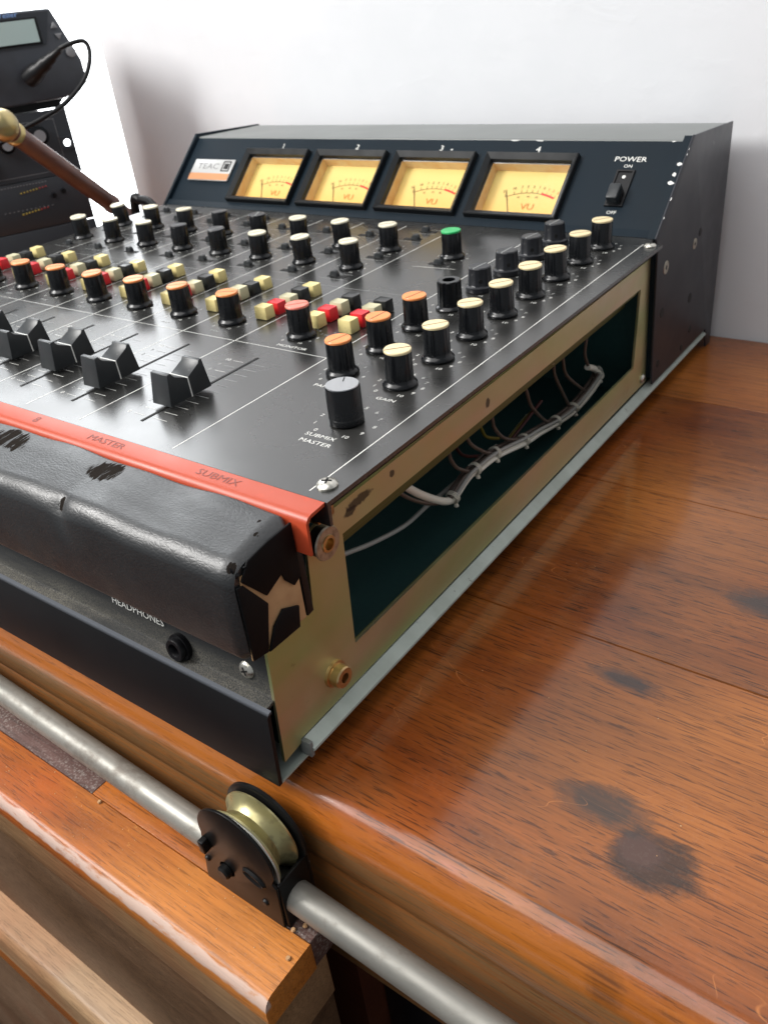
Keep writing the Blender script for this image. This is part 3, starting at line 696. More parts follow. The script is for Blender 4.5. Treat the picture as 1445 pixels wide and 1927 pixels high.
# ---- push buttons
def button_mesh(m):
    bm = B(); h = .0072; a, b_ = .0044, .0037
    vs = [bm.verts.new((sx * a, sy * b_, 0)) for sx, sy in ((-1, -1), (1, -1), (1, 1), (-1, 1))] + [bm.verts.new((sx * a * .93, sy * b_ * .93, h)) for sx, sy in ((-1, -1), (1, -1), (1, 1), (-1, 1))] + [bm.verts.new((sx * a * .80, sy * b_ * .78, h - .0006)) for sx, sy in ((-1, -1), (1, -1), (1, 1), (-1, 1))]
    for f in ((3, 2, 1, 0), (0, 1, 5, 4), (1, 2, 6, 5), (2, 3, 7, 6), (3, 0, 4, 7), (4, 5, 9, 8), (5, 6, 10, 9), (6, 7, 11, 10), (7, 4, 8, 11), (8, 9, 10, 11)): bm.faces.new([vs[i] for i in f])
    return obj('push_button', bm, m, None, bevel=.0005)
bt = {n_: button_mesh(m_) for n_, m_ in (('cream', m_yellow), ('black', m_button_black), ('grey', m_greycream), ('red', m_red))}
seq = ['cream', 'red', 'grey', 'black', 'cream']
bl = {'cream': 'yellowish cream push button', 'red': 'red push button', 'grey': 'greyish cream push button', 'black': 'black push button'}
def btn(kind, x, y, dz=0):
    b_ = put(bt[kind], con, (x, y, ZP + .0002 - dz), R(random.uniform(-1.5, 1.5))); b_['label'] = bl[kind]
for i in range(8):
    x = -.1450 - .0392 * i
    for j, kd in enumerate(seq):
        btn(kd, x, .1790 + .0103 * j, random.choice((0, 0, 0, .0008)))
for x in (-.1078, -.0858):
    for j, kd in enumerate(seq[:4]): btn(kd, x, .1790 + .0103 * j)
# ---- slide switches
bm = B(); box(bm, -.0068, .0068, -.0018, .0018, .00003, .00025); slot0 = obj('slide_switch', bm, m_hole, None)
bm = B()
P = [(-.0030, .0002), (-.0027, .0022), (-.0018, .0034), (0, .0038), (.0018, .0034), (.0027, .0022), (.0030, .0002)]
prism(bm, P, 1, -.0015, .0015); nub0 = obj('switch_nub', bm, m_fader, None, bevel=.0002)
def slide(x, y, dx):
    s_ = put(slot0, con, (x, y, ZP)); put(nub0, s_, (dx, 0, 0))
for i, x in enumerate(ch):
    for y in (.2530, .2935, .3370, .3562): slide(x + .0045, y, random.choice((-.002, 0, .0025)))
slide(-.1035, .2928, 0)
# ---- faders
def fader_mesh():
    bm = B(); hw = .0062
    prof = [(-.0128, .0018), (-.0104, .0160), (-.0084, .0162), (-.0078, .0150), (-.0066, .0138), (0, .0108), (.0078, .0146), (.0086, .0160), (.0102, .0160), (.0122, .0018)]
    A = [bm.verts.new((-hw * (1 - .10 * max(0, z) / .016), y, z)) for y, z in prof]; Z = [bm.verts.new((hw * (1 - .10 * z / .016), y, z)) for y, z in prof]; n = len(prof)
    for i in range(n): j = (i + 1) % n; bm.faces.new((A[i], A[j], Z[j], Z[i]))
    for S in (A, Z):
        f = bm.faces.new(S)
    bmesh.ops.triangulate(bm, faces=[f for f in bm.faces if len(f.verts) > 4])
    return obj('fader_cap', bm, m_fader, None, bevel=.00025)
fd = fader_mesh()
bm = B()
w_ = .00028; hw = .00630
for (p, q) in ((((-hw * .925), .0109), ((hw * .925), .0109)),):
    box(bm, p[0], q[0], -w_, w_, p[1] - .0008, p[1] + .00012)
vs = [bm.verts.new(p) for p in ((hw * .93 + .0001, -w_, .0109), (hw * .93 + .0001, w_, .0109), (hw + .0001, w_, .0018), (hw + .0001, -w_, .0018), (hw * .93 - .0006, -w_, .0109), (hw * .93 - .0006, w_, .0109), (hw - .0006, w_, .0018), (hw - .0006, -w_, .0018))]
for f in ((0, 1, 2, 3), (7, 6, 5, 4), (0, 3, 7, 4), (1, 5, 6, 2), (0, 4, 5, 1), (3, 2, 6, 7)): bm.faces.new([vs[i] for i in f])
fl = obj('index_line', bm, m_white, None)
bm = B(); box(bm, -.0007, .0007, -.0365, .0385, .00003, .00022); fs = obj('fader_slot', bm, m_hole, None)
def fader(x, y):
    put(fs, con, (x, .0945, ZP)); f = put(fd, con, (x - .0002, y, ZP)); put(fl, f)
fader(-.1079, .0835)
for x, y, dx in zip(ch, (.0832, .0880, .0885, .090, .088, .091, .089, .090), (-.0010, -.0034, -.0030, -.002, -.002, -.002, -.002, -.002)): fader(x + dx, y)
for o in list(scene.objects):
    if 'proto' in o: bpy.data.objects.remove(o)
for o in (fd, fl, fs, nub0, slot0, *bt.values()): bpy.data.objects.remove(o)
# ---- screws
def screw(name, T, r=.0038, cross=True, parent=con):
    bm = B(); lathe(bm, [(0, 0), (r, 0), (r * 1.02, r * .18), (r * .85, r * .42), (r * .5, r * .55), (0, r * .58)], 24, T); s_ = obj(name, bm, m_screw, parent, smooth=True)
    bm = B()
    for a in (25, 115): box(bm, -r * .48, r * .48, -r * .10, r * .10, r * .40, r * .60, T=T @ Matrix.Rotation(R(a), 4, 'Z'))
    obj('cross_slot', bm, m_hole, s_); return s_
screw('screw', Matrix.Translation((.0025, .0515, ZP)), .0040)
screw('screw', Matrix.Translation((.0040, .3612, ZP)), .0036)
TF = lambda x, z: Matrix.Translation((x, .0103 + (z - .0395) * .148, z)) @ Matrix.Rotation(R(90 - 8.4), 4, 'X')
screw('screw', TF(-.0160, .0462), .0037)
screw('screw', RXm(-.0015, .3845, .0800), .0032); screw('screw', RXm(-.0015, .3790, .0165), .0032)
screw('screw', RXm(-.0112, .262, .0735), .0016)
bm = B(); lathe(bm, [(.0030, .0044), (.0031, .0052), (.0046, .0052), (.0050, .0046), (.0050, .0026), (.0060, .0026), (.0060, 0), (0, 0)], 30, TF(-.0530, .0425)); lathe(bm, [(.0031, .0050), (.0026, .0040), (.0026, .0006), (0, .0006)], 24, TF(-.0530, .0425))
jk = obj('headphone_jack', bm, m_rubber, con, smooth=True)
bm = B(); lathe(bm, [(0, .0020), (.0025, .0020)], 20, TF(-.0530, .0425)); obj('socket_hole', bm, m_hole, jk)
bm = B(); text(bm, 'HEADPHONES', TF(-.0790, .0498) @ Matrix.Translation((0, 0, .0012)), .0050, 1.05); obj('white_lettering', bm, m_white, con)
# ---- padded arm rest
RX0, RX1 = XL, .0014
prof = []
def arc(cy, cz, r, a0, a1, n): return [(cy + r * math.cos(R(a0 + (a1 - a0) * k / n)), cz + r * math.sin(R(a0 + (a1 - a0) * k / n))) for k in range(n + 1)]
prof = arc(.0310 - .0020, .1100 - .0020, .0020, 20, 90, 3) + [(.020, .1095)] + arc(.0074, .0992, .0084, 84, 176, 9) + [(-.0012, .084)] + arc(.0035, .0700, .0048, 184, 265, 5) + [(.018, .0645), (.0308, .0648)]
bm = B(); rings = []
NX = 150
for i in range(NX + 1):
    x = RX0 + (RX1 - RX0) * i / NX
    e = max(0, (x - (RX1 - .0045)) / .0045); ins = .0022 * (1 - math.sqrt(max(0, 1 - e * e)))
    cy_, cz_ = .016, .086; ring_ = []
    for (y, z) in prof:
        wob = .0005 * math.sin(x * 61 + y * 90) + .0004 * math.sin(x * 140 + z * 50)
        k = 1 - ins / .02
        dent = .0016 * math.exp(-((x + .093) / .0035) ** 2) * math.exp(-((z - .104) / .004) ** 2) * (1 if y < .01 else 0)
        ring_.append(bm.verts.new((x, cy_ + (y - cy_) * k + dent, cz_ + (z - cz_) * k + (wob if z > .09 else 0) - dent)))
    rings.append(ring_)
for A, Z in zip(rings, rings[1:]):
    n = len(A)
    for i in range(n): j = (i + 1) % n; bm.faces.new((A[i], A[j], Z[j], Z[i]))
bm.faces.new(rings[0])
bm.faces.new(rings[-1][::-1])
arm = obj('arm_rest', bm, m_vinyl, con, smooth=True)
# end of the arm rest: bare board and folded vinyl flaps
def flap(pts, x, th, m, name='vinyl_flap'):
    bm = B(); prism(bm, pts, 0, x, x + th); return obj(name, bm, m, arm, bevel=.0003)
flap([(.0010, .0665), (.0300, .0655), (.0300, .1030), (.0040, .1015)], .0010, .0008, m_cardboard, 'bare_board')
flap([(.0305, .1080), (.0305, .0850), (.0265, .0830), (.0225, .0880), (.0215, .0915), (.0130, .0878), (.0035, .1000), (.0080, .1060), (.0180, .1075)], .0018, .0009, m_blackcloth)
flap([(.0012, .0990), (.0040, .0985), (.0130, .0845), (.0085, .0655), (.0010, .0670)], .0018, .0007, m_blackcloth)
flap([(.0085, .0655), (.0130, .0740), (.0185, .0780), (.0265, .0740), (.0250, .0650)], .0020, .0010, m_blackcloth)
flap([(.0312, .100), (.0340, .098), (.0345, .0655), (.0310, .0650)], .0004, .0012, m_rubber, 'edge_strip')
# scuffed torn corner
bm = B()
for k in range(7):
    a = random.uniform(0, 6.28); rr = random.uniform(.0005, .0014); c_ = Vector((.0005 + random.uniform(-.0025, .0018), .0035 + random.uniform(-.003, .003), .1035 + random.uniform(-.004, .001)))
    lathe(bm, [(0, -rr * .4), (rr, 0), (0, rr * .5)], 6, Matrix.Translation(c_) @ Matrix.Rotation(a, 4, 'X') @ Matrix.Rotation(a * 2, 4, 'Y'))
obj('torn_edge', bm, m_rubber, arm)

# ---- meter bridge
F0 = Vector((0, .379, ZP)); F1 = Vector((0, .431, .158)); fv = (F1 - F0).normalized(); fn = Vector((1, 0, 0)).cross(fv).normalized(); FL = (F1 - F0).length
TFc = Matrix((( 1, 0, 0, 0), (0, fv.y, fn.y, F0.y), (0, fv.z, fn.z, F0.z), (0, 0, 0, 1)))     # (u, v, out of face)
br = B()
holes = [(-.3420 + .0793 * k - .0305, -.3420 + .0793 * k + .0305) for k in range(4)]
V0, V1 = .0115, .0515
us = [XL + .003]
for a, b_ in holes: us += [a, b_]
us.append(-.0012)
def fq(u0, u1, v0, v1, w=0): br.faces.new([br.verts.new(TFc @ Vector(p)) for p in ((u0, v0, w), (u1, v0, w), (u1, v1, w), (u0, v1, w))])
fq(us[0], us[-1], 0, V0); fq(us[0], us[-1], V1, FL)
for i in range(0, len(us), 2): fq(us[i], us[i + 1], V0, V1)
bridge = obj('meter_panel', br, m_face, con)
bm = B(); prism(bm, [(.3755, ZP + .0006), (.3790, ZP + .0030), (.3805, ZP + .0040), (.3830, ZP + .0010)], 0, XL + .003, -.0012); obj('face_fold', bm, m_face, con, smooth=True)
bm = B(); prism(bm, [(F1.y - .0008, F1.z - .0012), (F1.y - .0004, F1.z), (F1.y + .0012, F1.z + .0006), (.509, .1552), (.509, .153), (F1.y + .002, F1.z - .002)], 0, XL + .003, -.0012)
obj('bridge_top', bm, m_boxtop, con, smooth=True)
obj('bridge_back', bbox(XL + .003, -.0012, .507, .509, .0, .1528), m_boxside, con)
def side_cheek(name, x0, x1, m):
    bm = B(); e0 = F0 + fn * .0036 - fv * .003; e1 = F1 + fn * .0036 + fv * .0015; prof = [(.3855, .0150), (.3790, .1035), (e0.y, e0.z), (e1.y, e1.z), (F1.y + .0015, F1.z + .0032), (.5120, .1560), (.5160, -.0078), (.5060, -.0078), (.5000, .0088), (.3880, .0088)]
    prism(bm, prof, 0, x0, x1); return obj(name, bm, m, con, bevel=.0005)
rc = side_cheek('side_cheek', .0016, .0030, m_boxside)
e0 = F0 + fn * .0034 - fv * .003; e1 = F1 + fn * .0034 + fv * .0010; e2 = F0 + fn * .0018 - fv * .002; e3 = F1 + fn * .0018 + fv * .0005
bm = B(); prism(bm, [(.3857, .0150), (.3792, .1035), (e0.y, e0.z), (e1.y, e1.z), (e3.y, e3.z), (e2.y, e2.z), (.3810, .1035), (.3875, .0150)], 0, -.0030, .0016)
obj('cheek_flange', bm, m_face, rc)
lc = side_cheek('side_cheek', XL + .0002, XL + .0030, m_face)
# holes in the right cheek
for (y, z, r, br_) in ((.452, .0880, .0022, 1), (.4615, .0935, .0017, 0), (.3965, .0880, .0026, 1), (.4525, .0495, .0021, 0), (.3955, .0580, .0020, 0), (.4600, .0235, .0016, 0), (.4440, .0150, .0014, 0), (.3955, .0215, .0016, 0)):
    bm = B(); lathe(bm, [(0, .0002), (r * 1.15, .0002), (r * 1.2, 0)], 18, RXm(.0030, y, z) @ Matrix.Scale(1.4, 4)); h_ = obj('screw_hole', bm, m_hole if not br_ else m_steelwasher, rc, smooth=True)
    if br_:
        bm = B(); lathe(bm, [(0, .0003), (r * .6, .0003)], 14, RXm(.0030, y, z)); obj('hole_centre', bm, m_hole, h_)
# paint chips along the front edges
random.seed(11)
def chips(parent, pts):
    bm = B()
    for (x, y, z, sx, sz, T_) in pts:
        n = 7; ring_ = []
        for k in range(n):
            a = 2 * math.pi * k / n; q = random.uniform(.55, 1.1)
            ring_.append(bm.verts.new(T_ @ Vector((x + sx * q * math.cos(a), y + sz * q * math.sin(a), z))))
        bm.faces.new(ring_)
    return obj('paint_chip', bm, m_chip, parent)
TC = TFc @ Matrix.Translation((0, 0, .0042))
TCH = TFc @ Matrix.Translation((0, 0, .00352))
chips(rc, [(.0004, .0500, 0, .0022, .0014, TCH), (-.0008, .0425, 0, .0016, .0018, TCH), (-.0006, .0365, 0, .0024, .0016, TCH), (.0026, .0610, 0, .0006, .0012, TCH), (.0026, .0570, 0, .0006, .0010, TCH), (.0028, .0250, 0, .0006, .0014, TCH), (.0028, .0120, 0, .0004, .0010, TCH)])
TCF = TFc @ Matrix.Translation((0, 0, .00012))
chips(bridge, [(-.123, FL - .0008, 0, .004, .0007, TCF), (-.104, FL - .0008, 0, .0045, .0007, TCF), (-.010, FL - .0008, 0, .0018, .0006, TCF), (-.170, .0585, 0, .0015, .0008, TCF @ Matrix.Translation((0, 0, .003)))])
# bezels, wells, dials
for k in range(4):
    uc = -.3420 + .0793 * k
    T = TFc @ Matrix.Translation((uc, 0, 0))
    meter = bpy.data.objects.new('vu_meter', None); meter.empty_display_size = .01
    bz = B(); a, b_ = .0354, .0305
    rings_ = []
    for (ax, v0, v1, w_) in ((.0354, .0060, .0570, .0002), (.0350, .0064, .0566, .0042), (.0344, .0070, .0560, .0048), (.0312, .0108, .0522, .0022), (.0305, .0115, .0515, -.0010), (.0300, .0120, .0510, -.0012)):
        rings_.append([bz.verts.new(T @ Vector(p)) for p in ((-ax, v0, w_), (ax, v0, w_), (ax, v1, w_), (-ax, v1, w_))])
    for A, Z in zip(rings_, rings_[1:]):
        for i in range(4): bz.faces.new((A[i], A[(i + 1) % 4], Z[(i + 1) % 4], Z[i]))
    mt = obj('vu_meter', bz, m_bezel, con)
    we = B(); ax, v0, v1 = .0300, .0120, .0510; dpt = -.0098
    A = [we.verts.new(T @ Vector(p)) for p in ((-ax, v0, -.0012), (ax, v0, -.0012), (ax, v1, -.0012), (-ax, v1, -.0012))]; Z = [we.verts.new(T @ Vector(p)) for p in ((-ax, v0, dpt), (ax, v0, dpt), (ax, v1, dpt), (-ax, v1, dpt))]
    for i in range(4): we.faces.new((A[i], A[(i + 1) % 4], Z[(i + 1) % 4], Z[i]))
    obj('meter_well', we, m_well, mt)
    dd = B(); dd.faces.new([dd.verts.new((x, y, 0)) for x, y in ((-ax, 0), (ax, 0), (ax, v1 - v0), (-ax, v1 - v0))])
    dl = obj('meter_dial', dd, m_dial, mt); dl.matrix_local = T @ Matrix.Translation((0, v0, dpt + .0002))
    TD = Matrix.Translation((0, -v0, .0004))
    pb_ = B(); rb = B(); vb = B()
    cv = -.0110; rad = .0450
    def ap(a, r): return (.0035 + r * math.sin(R(a * .74)), cv + r * math.cos(R(a * .74)))
    for a in range(-34, 14, 3):
        p, q = ap(a, rad), ap(a + 3, rad); stroke(pb_, TD, *p, *q, .00035)
    for a in range(14, 32, 3):
        p, q = ap(a, rad + .0003), ap(a + 3, rad + .0003); stroke(rb, TD, *p, *q, .0014)
    for a, s_ in ((-33, '20'), (-22, '10'), (-13, '7'), (-6, '5'), (1, '3'), (8, '1'), (14, '0'), (20, '1'), (26, '2'), (32, '3')):
        p, q = ap(a, rad), ap(a, rad + .0025); stroke(rb if a > 14 else pb_, TD, *p, *q, .0003)
        p = ap(a, rad + .0048); text(rb if a > 14 else pb_, s_, TD @ Matrix.Translation((p[0], p[1], 0)) @ Matrix.Rotation(R(-a * .6), 4, 'Z'), .0030)
    for a, s_ in ((-31, '0'), (-16, '40'), (-2, '60'), (10, '80')): p = ap(a, rad - .0030); text(pb_, s_, TD @ Matrix.Translation((p[0], p[1], 0)), .0022)
    lathe(rb, [(0, .0004), (.0016, .0003), (.0016, 0)], 16, TD @ Matrix.Translation((.0285, .0395, 0)))
    text(vb, 'VU', TD @ Matrix.Translation((.0043, .0228, 0)), .0070, 1.15)
    stroke(pb_, TD, *ap(-31, .026), *ap(-31.5, rad + .004), .0006)
    obj('dial_scale', pb_, m_dialprint, dl)
    obj('red_zone', rb, m_redarc, dl)
    obj('dial_lettering', vb, m_vu, dl)
    gg = B(); gg.faces.new([gg.verts.new(T @ Vector(p)) for p in ((-.0304, .0116, -.0002), (.0304, .0116, -.0002), (.0304, .0514, -.0002), (-.0304, .0514, -.0002))]); obj('meter_glass', gg, m_glass, mt)
    bpy.data.objects.remove(meter)
bm = B()
for k in range(4): text(bm, str(k + 1), TFc @ Matrix.Translation((-.3400 + .0793 * k, .0617, .00015)), .0062, 1.2)
text(bm, 'POWER', TFc @ Matrix.Translation((-.0337, .0553, .00015)), .0052, 1.2)
text(bm, 'ON', TFc @ Matrix.Translation((-.0337, .0502, .00015)), .0034, 1.1); text(bm, 'OFF', TFc @ Matrix.Translation((-.0335, .0158, .00015)), .0034, 1.1)
obj('white_lettering', bm, m_white, bridge)
sw = B(); rr_ = [[sw.verts.new(TFc @ Vector(p)) for p in ((-.0337 - a, .0200 + c_, w_), (-.0337 + a, .0200 + c_, w_), (-.0337 + a, .0472 - c_, w_), (-.0337 - a, .0472 - c_, w_))] for a, c_, w_ in ((.0062, 0, .0001), (.0060, .0002, .0012), (.0048, .0014, .0012), (.0046, .0016, .0003))]
for A, Z in zip(rr_, rr_[1:]):
    for i in range(4): sw.faces.new((A[i], A[(i + 1) % 4], Z[(i + 1) % 4], Z[i]))
sw.faces.new(rr_[-1]); psw = obj('power_switch', sw, m_rubber, con)
bm = B(); box(bm, -.0375, -.0300, .0210, .0320, .0005, .0085, T=TFc); obj('switch_lever', bm, m_fader, psw, bevel=.0008)
bm = B(); lathe(bm, [(0, .0008), (.0012, .0006), (.0012, .0003)], 12, TFc @ Matrix.Translation((-.0337, .0420, 0))); obj('white_dot', bm, m_white, psw)
bm = B(); box(bm, -.4372, -.3872, .0250, .0462, .0002, .0018, T=TFc); bd = obj('maker_badge', bm, m_badge, con, bevel=.0004)
bm = B(); box(bm, -.4368, -.3876, .0254, .0320, .0018, .0020, T=TFc); obj('badge_strip', bm, m_badgeorange, bd)
bm = B(); text(bm, 'TEAC', TFc @ Matrix.Translation((-.4175, .0388, .00185)), .0080, 1.35); obj('badge_lettering', bm, m_badgeprint, bd)
bm = B()
for (a, b_, c_, d_) in ((-.4000, -.3905, .0342, .0352), (-.4000, -.3905, .0434, .0444), (-.4000, -.3990, .0352, .0434), (-.3915, -.3905, .0352, .0434), (-.3975, -.3925, .0365, .0420)): box(bm, a, b_, c_, d_, .0018, .0021, T=TFc)
obj('badge_emblem', bm, m_hole, bd)
# ---- wiring loom inside
X = -.022
lo = [(.1266, .0648), (.1404, .0512), (.1580, .0373), (.1688, .0327), (.1815, .0365), (.1915, .0377), (.2127, .0367), (.2468, .0283), (.2637, .0254), (.2888, .0208), (.3143, .0185), (.3386, .0211), (.3527, .0256), (.3478, .0325), (.3347, .0396)]
loom = None
def wire(pts, r, m, name='wire'):
    global loom
    bm = B(); tube(bm, pts, r, 10, 5)
    o = obj(name if loom else 'wiring_loom', bm, m, loom or con, smooth=True)
    if loom is None: loom = o
    return o
wire([(X, y, z) for y, z in lo], .0021, m_wirewhite)
wire([(X + .0005, y - .003, z + .0022 + .0006 * math.sin(i * 2)) for i, (y, z) in enumerate(lo[3:14])], .0012, m_wirebrown)
wire([(X + .0022, y, z + .0026 + .0006 * math.sin(i * 1.7)) for i, (y, z) in enumerate(lo[3:14])], .0011, m_wiregrey)
wire([(X - .003, y, z + .0016) for i, (y, z) in enumerate(lo[3:14])], .0012, m_wirebrown)
wire([(X + .002, y, z - .0006 - .0005 * math.sin(i * 1.3)) for i, (y, z) in enumerate(lo[5:14])], .0012, m_wirewhite)
for l_ in ([(.1221, .0720), (.1221, .0638), (.1336, .0520), (.1486, .0411), (.1627, .0339)], [(.1655, .0720), (.1661, .0639), (.1692, .0557), (.1756, .0471), (.1887, .0382)], [(.177, .0720), (.1824, .0635), (.1901, .0536), (.2043, .0420), (.2127, .0380)], [(.2090, .0720), (.2097, .0631), (.2137, .0527), (.225, .0407), (.2455, .0296)],
           [(.2440, .0720), (.2476, .0634), (.2571, .0460), (.2778, .0260), (.2888, .0215)], [(.2820, .0720), (.2829, .0645), (.2881, .0515), (.3077, .0244)], [(.2930, .0730), (.2949, .0658), (.3030, .0471), (.3317, .0241)], [(.331, .0730), (.3305, .0646), (.3299, .0506), (.3373, .0379)]):
    wire([(X - (.010 if i == 0 else .0), y, z) for i, (y, z) in enumerate(l_)], .00105, m_wirebrown)
wire([(-.034, .0560, .0540), (-.030, .0903, .0452), (-.030, .1096, .0389), (-.030, .1355, .0330), (-.030, .1548, .0329), (-.030, .1861, .0319), (-.030, .2086, .0301), (-.032, .2328, .0299)], .0012, m_wiregrey)
wire([(-.045, .230, .050), (-.045, .2379, .0362), (-.045, .2436, .0275), (-.045, .2580, .0194)], .0010, m_wireyellow)
wire([(-.045, .2589, .0097), (-.045, .2798, .0146), (-.045, .3016, .0177)], .0011, m_wireyellow); wire([(-.048, .2589, .0060), (-.048, .2798, .0110), (-.048, .3016, .0147)], .0011, m_wirewhite); wire([(-.043, .2700, .0130), (-.043, .2898, .0170), (-.043, .3116, .0217)], .0011, m_wirered)
wire([(-.045, .205, .048), (-.045, .2110, .0355), (-.045, .2190, .0270), (-.045, .2366, .0180)], .0010, m_wirered)
for i in (3, 5, 6, 7, 9, 10, 12):
    y, z = lo[i]; y2, z2 = lo[i + 1]; d = Vector((0, y2 - y, z2 - z)).normalized()
    bm = B()
    for q in (-.0010, 0, .0010):
        Tt = Matrix.Translation(Vector((X, y, z + .0008)) + d * q) @ d.to_track_quat('Z', 'Y').to_matrix().to_4x4()
        n = 18; a_ = []
        for k in range(n): a = 2 * math.pi * k / n; a_.append(tuple(Tt @ Vector((.0036 * math.cos(a), .0034 * math.sin(a), 0))))
        tube(bm, a_ + [a_[0]], .00045, 6, 1)
    lathe(bm, [(0, -.0012), (.0013, -.0004), (.0011, .0008), (0, .0014)], 10, Matrix.Translation((X + .0026, y - .001, z - .0030)))
    obj('cable_tie', bm, m_tie, loom, smooth=True)

# ------------------------------------------------------------------ equipment behind, left
gu = Vector((.41906, .90796, 0)); gn = Vector((.90796, -.41906, 0)); G0 = Vector((-.60, .40381, -.008))
GT = Matrix(((gu.x, 0, gn.x, 0), (gu.y, 0, gn.y, 0), (0, 1, 0, 0), (0, 0, 0, 1)))      # (u, v, toward camera)
ZB = .1495                                                                               # v offset: v measured from old origin
rk = thing('rack_unit', 'black rack equipment stack with small knobs left behind the console', 'rack unit', G0)
bm = B(); u1 = -.0005
# plate with an ear hole near its right edge, other ears plain
def gq(bm, pts, w): bm.faces.new([bm.verts.new(GT @ Vector((p[0], p[1], w))) for p in pts])
hc = (-.0075, ZB + .0175); hr = .0034
sq = .0060
for a, b_, c_, d_ in ((-.24, u1, ZB - .0100, hc[1] - sq), (-.24, u1, hc[1] + sq, ZB + .0480), (-.24, hc[0] - sq, hc[1] - sq, hc[1] + sq)): gq(bm, ((a, c_), (b_, c_), (b_, d_), (a, d_)), .0)
gq(bm, ((hc[0] + sq, hc[1] - sq), (u1, hc[1] - sq), (u1, hc[1] + sq), (hc[0] + sq, hc[1] + sq)), .0)
n = 24; inn = []; out = []
for k in range(n):
    a = 2 * math.pi * k / n; c_, s_ = math.cos(a), math.sin(a); q = sq / max(abs(c_), abs(s_))
    inn.append(bm.verts.new(GT @ Vector((hc[0] + hr * c_, hc[1] + hr * s_, 0)))); out.append(bm.verts.new(GT @ Vector((hc[0] + q * c_, hc[1] + q * s_, 0))))
for k in range(n): j = (k + 1) % n; bm.faces.new((inn[k], inn[j], out[j], out[k]))
fp = obj('front_plate', bm, m_gear2, rk); so = fp.modifiers.new('thickness', 'SOLIDIFY'); so.thickness = .0025; so.offset = -1
for (v0, v1) in ((ZB - .0560, ZB - .0108), (.004, ZB - .0568)):
    bm = B(); box(bm, -.24, u1 - .0006, v0, v1, -.0025, 0, T=GT); obj('front_plate', bm, m_gear2, rk, bevel=.0004)
bm = B(); box(bm, -.24, -.020, .003, ZB + .046, -.12, -.003, T=GT); obj('chassis', bm, m_gear2, rk)
bm = B()
for (v0, v1) in ((ZB - .006, ZB + .040),):
    for (a, b_, c_, d_) in ((-.20, -.0140, v0, v0 + .0004), (-.20, -.0140, v1, v1 + .0004), (-.0144, -.0140, v0, v1)): box(bm, a, b_, c_, d_, 0, .0002, T=GT)
for i in range(16): box(bm, -.084 + .003 * i, -.0825 + .003 * i, ZB - .0140, ZB - .0132, 0, .0002, T=GT)
for i in range(12): box(bm, -.085 + .0042 * i, -.0835 + .0042 * i, ZB - .0365, ZB - .0359, 0, .0002, T=GT)
obj('faint_lettering', bm, m_geargrey, fp)
for (u, v, r, h) in ((-.0330, .0285, .0092, .016), (-.0640, .0250, .0080, .014), (-.0850, .0080, .0070, .012)):
    bm = B(); lathe(bm, [(r, 0), (r * .96, h * .8), (r * .7, h * .82), (r * .66, h), (0, h)], 32, GT @ Matrix.Translation((u, ZB + v, 0))); obj('rack_knob', bm, m_knob, rk, smooth=True)
    bm = B(); lathe(bm, [(0, h + .0001), (r * .6, h + .0001)], 24, GT @ Matrix.Translation((u, ZB + v, 0))); 
    k_ = obj('knob_top', bm, m_geargrey, rk)
for (u, v) in ((-.0340, -.0275), (-.0240, -.0250)):
    bm = B(); lathe(bm, [(.0024, 0), (.0022, .0030), (0, .0030)], 14, GT @ Matrix.Translation((u, ZB + v, 0))); obj('small_button', bm, m_rubber, rk)
for i in range(9):
    m_ = m_ledy if i < 6 else m_ledr
    for v in (-.0205, -.0400):
        bm = B(); lathe(bm, [(.0009, 0), (.0008, .0008), (0, .0012)], 8, GT @ Matrix.Translation((-.0640 + .0031 * i - (.004 if v < -.03 else 0), ZB + v + (.0003 * i), 0))); obj('led', bm, m_, rk)
# soldering station on top of the rack
st = thing('soldering_station', 'charcoal soldering station with pale lcd and plugged-in cable on the rack', 'soldering station', G0 + Vector((0, 0, ZB + .0483)))
ZS = -.0483
def sp_(p): return (p[0], p[1] + ZS)
body = [(-.19, .1325), (.0105, .1305), (.0275, .0860), (.0275, .0660), (.0040, .0560), (-.19, .0520)]
bm = B(); prism(bm, [sp_(p) for p in body], 2, -.110, -.0005, T=GT); obj('case', bm, m_gear, st, bevel=.002)
bm = B(); prism(bm, [(-.19, .0480 + ZS + .0006), (-.0040, .0480 + ZS + .0006), (.0060, .0600 + ZS), (-.19, .0640 + ZS)], 2, -.112, -.010, T=GT); obj('base', bm, m_rubber, st)
fb = [(-.19, .1280), (.0080, .1270), (.0240, .0860), (.0235, .0790), (-.19, .0720)]
bm = B()
top = [bm.verts.new(GT @ Vector((*sp_(p), .0008))) for p in ((-.19, .1300), (.0085, .1285), (-.0010, .1020), (-.19, .1010))]; bm.faces.new(top)
obj('upper_face', bm, m_gear2, st)
bm = B(); box(bm, -.16, -.0035, .1030 + ZS, .1250 + ZS, .0009, .0016, T=GT); bzl = obj('display_bezel', bm, m_rubber, st, bevel=.0006)
bm = B(); box(bm, -.15, -.0060, .1050 + ZS, .1235 + ZS, .0016, .0018, T=GT); obj('lcd_screen', bm, m_lcd, bzl)
bm = B(); text(bm, 'Weller', GT @ Matrix.Translation((-.030, .1283 + ZS, .0014)), .0058, 1.3); obj('blue_lettering', bm, m_bluep, st)
def tri(u, v, r, down=False):
    bm = B(); s_ = -1 if down else 1
    prism(bm, [(u - r, v + ZS - s_ * r * .7), (u + r, v + ZS - s_ * r * .7), (u, v + ZS + s_ * r)], 2, 0, .002, T=GT); obj('arrow_button', bm, m_geargrey, st, bevel=.0006)
tri(.0100, .1165, .0032); tri(.0120, .1075, .0032, True)
